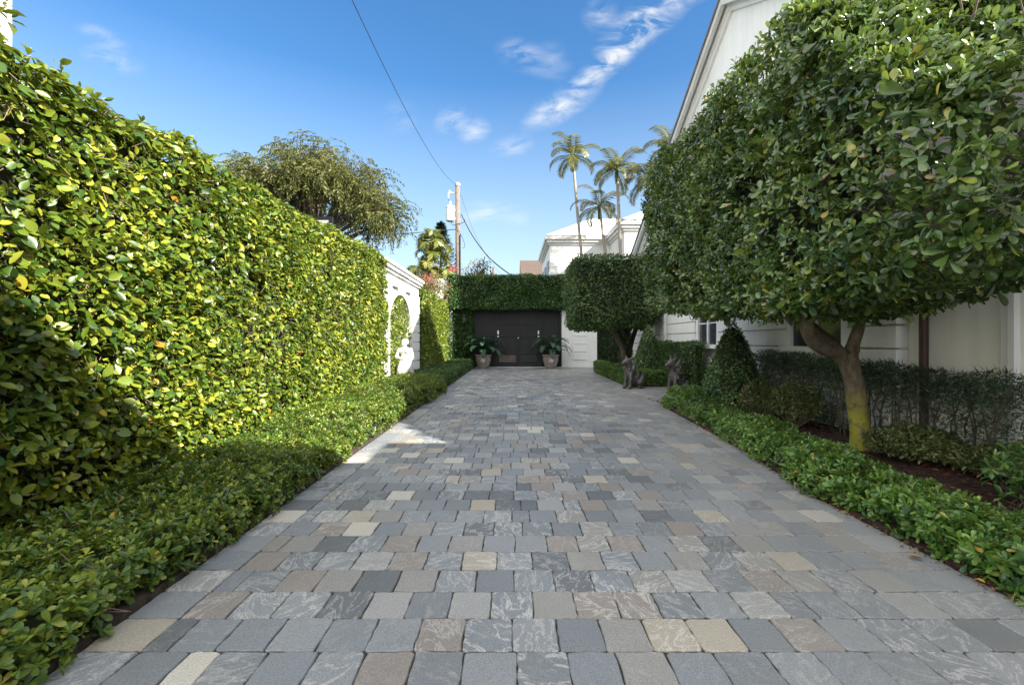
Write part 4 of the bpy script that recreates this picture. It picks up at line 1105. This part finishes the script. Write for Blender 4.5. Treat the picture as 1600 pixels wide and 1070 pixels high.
# rusticated cladding with windows
wins = [(6.95,8.25,1.30,3.0),(11.2,12.35,1.30,3.0),(16.0,17.2,1.30,3.0)]
b = MB()
z = .02; Zs = []
while z < 3.3: Zs.append(z); z += .32
for z in Zs:
    segs = [(5.92,14.75),(15.0,19.2)]
    for (a, c_, z0, z1) in wins:
        if z+.3 > z0-.12 and z < z1+.12:
            ns = []
            for s0, s1 in segs:
                if a-.12 > s0 and c_+.12 < s1: ns += [(s0,a-.12),(c_+.12,s1)]
                else: ns.append((s0,s1))
            segs = ns
    for s0, s1 in segs: b.box(5.15,5.318,s0,s1,z,z+.298)
b.build('rusticated_cladding', M['stucco'], house, bevel=.007)
b = MB(); b.box(5.10,5.315,14.78,14.97,0,3.4); b.build('pilaster', M['trim'], house)
b = MB(); b.box(5.25,5.318,4.62,4.68,0,3.6); b.box(5.27,5.318,4.70,4.76,0,3.6); b.build('pilaster', M['trim'], house)
b = MB(); b.box(5.05,5.318,5.6,19.3,3.32,3.46); b.box(4.98,5.318,5.55,19.35,3.462,3.58); b.build('string_course', M['trim'], house, bevel=.01)
for (a, c_, z0, z1) in wins:
    b = MB(); b.box(5.19,5.30,a-.10,a+.02,z0,z1); b.box(5.19,5.30,c_-.02,c_+.10,z0,z1); b.box(5.19,5.30,a-.10,c_+.10,z1+.002,z1+.10)
    mid = (a+c_)/2; b.box(5.21,5.29,mid-.04,mid+.04,z0+.002,z1-.002)
    for q in (.33,.66): zz_ = z0+(z1-z0)*q; b.box(5.225,5.28,a+.022,mid-.042,zz_-.015,zz_+.015); b.box(5.225,5.28,mid+.042,c_-.022,zz_-.015,zz_+.015)
    wn = b.build('window', M['trim'], house)
    b = MB(); b.box(5.245,5.262,a+.02,c_-.02,z0,z1); b.build('pane', M['glass'], wn)
    b = MB(); b.box(5.08,5.315,a-.15,c_+.15,z0-.10,z0-.002); b.build('sill', M['trim'], wn)
b = MB(); b.tube([(5.24,5.62,.0),(5.24,5.62,1.2),(5.24,5.62,4.7)], .047, 12); b.box(5.18,5.318,5.555,5.685,1.0,1.04); b.box(5.18,5.318,5.555,5.685,2.6,2.64)
b.build('downpipe', M['copper'], house)

# neighbour building far left
nb = empty('white_building', (-9,2,0), 'white building corner peeping above the hedge at the top left', 'building')
b = MB(); b.box(-14,-7.02,-4,6.2,0,13.0); b.build('wall', M['stucco'], nb)
b = MB(); b.box(-14.2,-6.9,-4.2,6.3,13.001,13.3); b.build('roof', M['trim'], nb)
n = 14
C = np.stack([-6.25+.10*rnd(n,1)[:,0], 5.3+.1*rnd(n,1)[:,0], R.uniform(4.85,6.0,n)],1)
C[:,0] = np.minimum(C[:,0], -6.17)
pl = empty('tall_shoot', (-6.3,5.3,0), 'leafy shoot against the white building at the top left', 'plant')
link('foliage', leaf_mesh('foliage', *rosettes(C, rnd(n)*.4+np.array([.1,0,1.]), .20, k=5, aspect=.40), tpl=OVAL), M['hedge'], pl)
b = MB(); b.tube([(-6.3,5.3,0),(-6.28,5.3,3),(-6.26,5.3,6)], [.03,.02,.008], 6); b.build('stem', M['twig'], pl)

# framed panel behind the hedge top
fp = empty('framed_panel', (-6.6,16,0), 'dark framed grey panel just showing above the tall hedge, before the feathery tree', 'panel')
b = MB(); b.box(-7.2,-6.62,16.0,16.12,3.4,5.78); b.build('panel', M['grey_board'], fp)
b = MB(); b.box(-6.618,-6.52,15.97,16.14,0,5.88); b.box(-7.3,-7.202,15.97,16.14,0,5.88); b.box(-7.2,-6.62,15.97,16.14,5.782,5.88); b.build('frame', M['iron'], fp)

# ------------------------------------------------------------------ far white house
fh = empty('white_house', (7,34,0), 'far white house with hipped white roof behind the palms', 'house')
b = MB(); b.box(2.8,16,32.6,41,0,8.75); b.box(7.25,16,28.4,32.598,0,8.75); b.build('wall', M['stucco'], fh)
b = MB()
e0, e1, f0, f1 = 2.45, 16.4, 32.2, 41.4
b.add([(e0,f0,9.08),(e1,f0,9.08),(e1,f1,9.08),(e0,f1,9.08),(6.5,36.5,11.45),(13,36.5,11.45)], [(0,1,5,4),(1,2,5),(2,3,4,5),(3,0,4),(3,2,1,0)])
b.add([(6.85,28.0,9.085),(16.4,28.0,9.085),(16.4,36,9.085),(6.85,36,9.085),(9.6,30.8,10.6),(14,30.8,10.6),(14,36,10.6),(9.6,36,10.6)], [(0,1,5,4),(1,2,6,5),(3,0,4,7),(4,5,6,7)])
b.build('roof', M['white_roof'], fh)
b = MB()
for (dd, z0, z1) in ((.12,8.45,8.60),(.24,8.602,8.80),(.36,8.802,9.075)):
    b.box(2.8-dd,7.25-dd-.001,32.6-dd,41+dd,z0,z1); b.box(7.25-dd,16+dd,28.4-dd,41+dd,z0,z1)
b.build('cornice', M['fascia'], fh)
b = MB(); b.box(2.72,7.18,32.52,32.598,6.3,6.48); b.box(7.17,7.248,28.4,32.5,6.3,6.48); b.box(7.17,15,28.32,28.398,6.3,6.48); b.box(2.76,2.95,32.50,32.5985,0,6.2); b.build('string_course', M['trim'], fh)
for (x0,x1,z0,z1) in ((5.2,6.5,3.9,5.5),):
    b = MB(); b.box(x0-.12,x1+.12,32.5,32.596,z0-.12,z1+.12); wn = b.build('window', M['trim'], fh)
    b = MB(); b.box(x0,x1,32.48,32.498,z0,z1); b.build('pane', M['glass'], wn)
b = MB()
for y0 in (33.3,36.0,38.4): b.box(2.70,2.796,y0,y0+1.3,4.4,7.4)
b.build('shutter', M['shutter'], fh)
b = MB(); b.prism_x([(31.3,5.75),(32.595,5.75),(32.595,6.05)], 4.4, 6.9); b.build('awning', M['trim'], fh)
b = MB(); b.tube([(4.2,32.3,4.0),(4.2,32.3,6.9)], .05, 8); b.build('vent_pipe', M['fascia'], fh)

br = empty('brown_house', (2.5,50,0), 'house with brown tiled roof just above the gate hedge', 'house')
b = MB(); b.box(1.2,9,48,58,0,8.0); b.build('wall', M['stucco'], br)
b = MB(); b.prism_x([(47.2,8.0),(58.8,8.0),(53,11.0)], .95, 9.3); b.build('roof', M['brown_roof'], br)

# ------------------------------------------------------------------ palms beyond the gate
def palm(label, pts, n, length, seed, rad=.105, ll=.62, group='slender palms by the far white house'):
    random.seed(seed)
    o = empty('palm_tree', (pts[0][0],pts[0][1],0), label, 'palm tree', group)
    q = catmull(pts, 5); top = q[-1]
    b = MB(); b.tube(q, [rad*(1.25-.5*i/len(q)) for i in range(len(q))], 10); b.build('trunk', M['palm_bark'], o, smooth=True)
    fr, lines = frond_set(top, n, length*1.3, 1.25, .0, 34, .055, (-.4,1.4), ll*1.05, az0=seed, vee=.1)
    b = MB()
    for l in lines: b.tube(l[::2], [.03-.0034*k for k in range(len(l[::2]))], 5)
    b.tube([top-Vector((0,0,.9)), top-Vector((0,0,.2)), top+Vector((0,0,.35))], [rad*.9,rad*1.05,.03], 8)
    b.build('frond_stems', M['wide_frond'], o)
    link('crown', leaf_mesh('crown', *fr, tpl=NARR), M['frond'], o)
palm('tallest slender palm, leftmost, leaning over the far white house', [(4.95,30,0),(4.80,30,6),(4.45,30,10),(4.12,30,14.0)], 12, 1.75, 2)
palm('tall slender palm between the short one and the big clipped tree', [(6.85,27.6,0),(6.80,27.6,6),(6.65,27.6,10),(6.55,27.6,12.1)], 13, 1.75, 9)
palm('shortest palm, standing between two tall palms', [(6.5,29.6,0),(6.35,29.6,6),(6.1,29.6,8.5),(5.85,29.6,10.4)], 11, 1.7, 4)
palm('palm with its dark crown cut off by the big clipped tree', [(8.4,26,0),(8.3,26,6),(8.1,26,11.0)], 12, 1.7, 6)
palm('palm with a pale crown tip beside the gable roof', [(9.5,26,0),(9.45,26,6),(9.35,26,12.9)], 11, 1.6, 7)

# ------------------------------------------------------------------ behind the left side
# wide palm clump
wp = empty('clump_palm', (-4.5,24.6,0), 'bushy yellow green palm clump left of the utility pole', 'palm tree')
random.seed(3)
sets = []; b = MB(); bt = MB()
for (x, y, z, n_, ln, az) in ((-4.3,24.6,6.2,9,1.5,0),(-4.9,24.4,5.2,9,1.5,1),(-3.9,24.8,5.1,8,1.4,2),(-4.5,24.7,7.0,7,1.3,3),(-5.1,24.8,4.3,8,1.3,4),(-4.1,24.2,4.2,8,1.3,5)):
    fr, lines = frond_set((x,y,z), n_, ln, 2.4, 0, 18, .12, (-.1,1.3), .55, az0=az, vee=.3)
    sets.append(fr)
    for l in lines: b.tube(l[::2], [.028-.003*k for k in range(len(l[::2]))], 5)
    bt.tube([(x*.6-1.8,24.6,0),(x*.8-.9,24.6,z*.6),(x,y,z)], [.08,.06,.05], 7)
link('crown', leaf_mesh('crown', *cat(*sets), tpl=NARR), M['wide_frond'], wp); b.build('frond_stems', M['wide_frond'], wp); bt.build('trunk', M['palm_bark'], wp)

cf = empty('conifer', (-4.35,27,0), 'small dark pointed conifer top behind the palm clump', 'tree')
b = MB(); b.tube([(-4.35,27,0),(-4.35,27,8.7)], [.15,.02], 8); b.build('trunk', M['bark2'], cf)
n = 2200; u = R.random(n)**.7; a = R.random(n)*2*PI; tier = np.floor(u*16)/16
rr = (1-tier)*1.6*R.random(n)**.6
P = np.stack([-4.35+rr*np.cos(a), 27+rr*np.sin(a), 5.0+tier*3.6+.15*R.random(n)-rr*.1],1); Tt = np.stack([np.cos(a),np.sin(a),.4+0*a],1)+rnd(n)*.4
link('crown', leaf_mesh('crown', P, Tt, rnd(n)*.3+np.array([0,0,1.]), np.full(n,.26), np.full(n,.07), NARR), M['conifer'], cf)

# bougainvillea over the wall corner
bv = empty('bougainvillea', (-3.8,20,0), 'bougainvillea with magenta flowers sprawling over the far hedge top', 'climbing plant')
n = 3600
yv = R.uniform(17.3,23.2,n); P = np.stack([-3.75+.33*R.normal(size=n), yv, 3.62+.30*R.normal(size=n)*np.clip((yv-16.5)/3,.3,1)+.30*np.clip((yv-17)/5,0,1)],1)
link('foliage', leaf_mesh('foliage', *foliage(P, np.tile([.2,0,1.],(n,1)), .085, .9,.3,.3,0,aspect=.55), tpl=DIAM), M['boug'], bv)
Q = []
for c_ in ((-3.45,18.1,3.95),(-3.5,18.6,3.85),(-3.0,22.6,5.05)):
    k = 46; Q.append(np.array(c_)+rnd(k)*np.array([.12,.14,.10]))
Q = np.concatenate(Q)
for q_ in np.split(Q, 3): link('flower_cluster', leaf_mesh('flower_cluster', *foliage(q_, np.tile([.4,-.4,.8],(len(q_),1)), .075, .9,.2,.4,0,aspect=.7), tpl=DIAM), M['bract'], bv)
A = P[:160]; link('stems', twig_mesh('stems', A, A+rnd(160)*np.array([.3,.3,.4]), np.full(160,.008)), M['twig'], bv)
b = MB(); b.box(-3.98,-3.46,21.6,22.3,0,4.25); b.box(-4.03,-3.40,21.55,22.35,4.252,4.40)
tag(b.build('white_post', M['stucco']), 'white masonry post among the bougainvillea at the far hedge corner', 'post')
sb = empty('shrub', (-1.9,24.6,0), 'loose olive shrub showing above the gate hedge right of the utility pole', 'shrub')
n = 1500; d = unit(rnd(n)); rad = R.random(n)**.4
P = np.stack([-2.0+.85*d[:,0]*rad+.25*(d[:,2]), 24.6+.6*d[:,1]*rad, 5.0+.95*d[:,2]*rad],1)
link('foliage', leaf_mesh('foliage', *foliage(P, d, .11, .9,.3,.3,0,aspect=.5), tpl=DIAM), M['boug'], sb)
b = MB()
for k in range(16): b.tube([(-2.0,24.6,0),(-2+random.uniform(-.3,.3),24.6,3.5),(-2+random.uniform(-.9,.9),24.6+random.uniform(-.4,.4),random.uniform(4.8,6.1))], [.04,.03,.008], 5)
b.build('stems', M['twig'], sb)

# feathery tree
ft = empty('feathery_tree', (-12.2,26,0), 'wide feathery olive tree with drooping sprays behind the tall hedge', 'tree')
random.seed(21)
b = MB(); b.tube(catmull([(-12.5,26,0),(-12.3,26,3),(-12.0,26,5.5),(-11.8,26,7.5)],4), [.4]*5+[.32]*8, 12, .15)
tips = []
for k in range(74):
    a = random.uniform(0,2*PI); rr = math.sqrt(random.random()); 
    x = -11.6+rr*5.6*math.cos(a); y_ = 26+rr*3.6*math.sin(a)
    hgt = 9.0 + 3.2*math.sqrt(max(0,1-rr*rr)) + random.uniform(-.6,.5) - (1.0 if x > -8 else 0)
    s_ = Vector((-11.9,26,random.uniform(5.5,7.6))); e = Vector((x,y_,hgt)); mid = s_.lerp(e,.55)+Vector((0,0,random.uniform(.2,.9)))
    q = catmull([s_,mid,e],5); b.tube(q, [.10-.085*i/len(q) for i in range(len(q))], 6)
    tips.append(e); tips.append(q[7]); tips.append(q[8])
    if rr > .6: tips.append(e.lerp(mid,.3))
b.build('trunk', M['bark2'], ft)
P=[];T=[];Lf=[]
for e in tips:
    for j in range(7):
        a = random.uniform(0,2*PI); h = Vector((math.cos(a),math.sin(a),0)); p = e+Vector((random.uniform(-.4,.4),random.uniform(-.4,.4),random.uniform(-.5,.4))); el = random.uniform(-.3,.9)
        for k in range(13):
            d = h*math.cos(el)+Vector((0,0,math.sin(el))); p = p+d*.12; el -= random.uniform(.07,.20)
            for s in (-1,1):
                P.append(p); T.append(d*.5+Vector((-h.y,h.x,0))*s*.8+Vector((random.uniform(-.4,.4),random.uniform(-.4,.4),-.35))); Lf.append(random.uniform(.12,.26))
P = np.array(P); T = np.array(T); Lf = np.array(Lf)
print('feather leaves', len(P))
link('crown', leaf_mesh('crown', P, T, rnd(len(P))*.6+np.array([0,0,1.]), Lf, Lf*.34, DIAM), M['feather'], ft)

# ------------------------------------------------------------------ utility pole and cables
up = empty('utility_pole', (-3.2,26,0), 'weathered wooden utility pole with white transformer can', 'utility pole')
b = MB(); b.tube([(-3.12,26,0),(-3.16,26,5),(-3.2,26,10.5)], [.185,.165,.14], 14); b.build('pole', M['pole_wood'], up, smooth=True)
b = MB(); b.lathe([(.16,-.02),(.17,.12),(.05,.2)], (-3.2,26,10.5), 12); b.build('cap', M['grey_board'], up)
b = MB(); b.lathe([(.20,0),(.25,.03),(.25,.78),(.27,.80),(.27,.86),(.12,.95)], (-3.62,25.9,8.38), 18); tf = b.build('transformer', M['transformer'], up, smooth=False)
b = MB(); b.lathe([(.04,0),(.07,.05),(.04,.10),(.07,.15),(.03,.22)], (-3.62,25.9,9.33), 10); b.build('bushing', M['transformer'], tf)
for q_ in ((-3.42,-3.3,25.9,26.0,8.5,8.6),(-3.42,-3.3,25.9,26.0,9.0,9.1),(-3.75,-3.2,25.97,26.03,10.05,10.13)):
    b = MB(); b.box(*q_); b.build('bracket', M['grey_board'], up)
b = MB(); b.lathe([(.03,0),(.06,.05),(.03,.10),(.06,.15),(.03,.2),(.06,.25),(.02,.3)], (-3.75,26,9.75), 10); b.lathe([(.03,0),(.06,.05),(.03,.1)], (-3.68,26,10.13), 10); b.build('insulator', M['medal'], up)
b = MB(); b.tube(catmull([(-3.75,26,9.75),(-3.7,25.95,9.6),(-3.62,25.9,9.5)],4), .012, 5); b.tube(catmull([(-3.6,25.9,8.4),(-3.45,25.9,8.15),(-3.25,25.85,8.2),(-2.85,25.85,8.3),(-2.75,25.9,8.5)],4), .018, 5); b.tube(catmull([(-3.25,25.8,8.1),(-2.9,25.8,7.4),(-2.75,25.8,6.9),(-2.9,25.8,6.8)],4), .015, 5)
b.tube([(-3.02,25.83,0),(-3.03,25.83,7.6)], .035, 6); b.build('wiring', M['cable'], up)
def cable(label, pts, r, n=10):
    b = MB(); b.tube(catmull(pts, n), r, 6); tag(b.build('overhead_cable', M['cable']), label, 'cable', 'cables on the utility pole')
cable('long thin cable rising from the pole top to the upper edge of the sky', [(-3.2,26,10.45),(-3.12,20,9.02),(-3.0,14,8.02),(-2.9,8,7.57),(-2.8,2,7.6),(-2.7,-10,8.5)], .008)
cable('thick sagging cable from the pole down to the right behind the gate hedge', [(-2.98,25.9,8.8),(-2.3,26.2,7.55),(-1.4,26.8,6.45),(-.3,27.6,5.65),(.8,28.5,5.15)], .035)
cable('thinnest wire running steeply from the pole top down to the right', [(-3.05,26,10.1),(-2.4,26.5,8.2),(-1.5,27,6.5),(-.2,28,5.0)], .008)
cable('cable running left from the pole into the feathery tree', [(-3.2,26,7.95),(-5.5,26,7.75),(-7.5,26,7.62),(-10,26,7.6)], .022)
fp2 = empty('utility_pole', (-2.1,50,0), 'tiny distant pole just above the gate hedge', 'utility pole')
b = MB(); b.tube([(-2.1,50,0),(-2.1,50,9.7)], [.16,.13], 8); b.build('pole', M['pole_wood'], fp2)
b = MB(); b.box(-2.55,-1.65,49.95,50.05,8.9,9.0); b.build('crossarm', M['pole_wood'], fp2)

# loose fallen leaves
def fallen(name, label, x, y, s, mat, rz):
    me = bpy.data.meshes.new(name)
    V, F = OVAL
    me.from_pydata([((v[0]*.6)*s, (v[1]-.5)*s, .004+abs(v[0])*s*.35+v[2]*s*.3+.012) for v in V], [], F); me.update()
    o = bpy.data.objects.new(name, me); COL.objects.link(o); me.materials.append(mat); o.location = (x,y,0); o.rotation_euler = (0,0,rz)
    sm = o.modifiers.new('thick','SOLIDIFY'); sm.thickness = .001
    tag(o, label, 'leaf')
fallen('dry_leaf', 'curled brown dry leaf on the paving near the right border', 2.58, 2.83, .085, M['dry'], 1.1)
fallen('fallen_leaf', 'small yellow leaf on the paving at the foot of the right border', 2.70, 2.55, .05, M['yellow_leaf'], .4)

for o_ in bpy.data.objects:
    if o_.parent is not None and o_.name.split('.')[0] in ('twigs', 'foliage'): o_['kind'] = 'stuff'
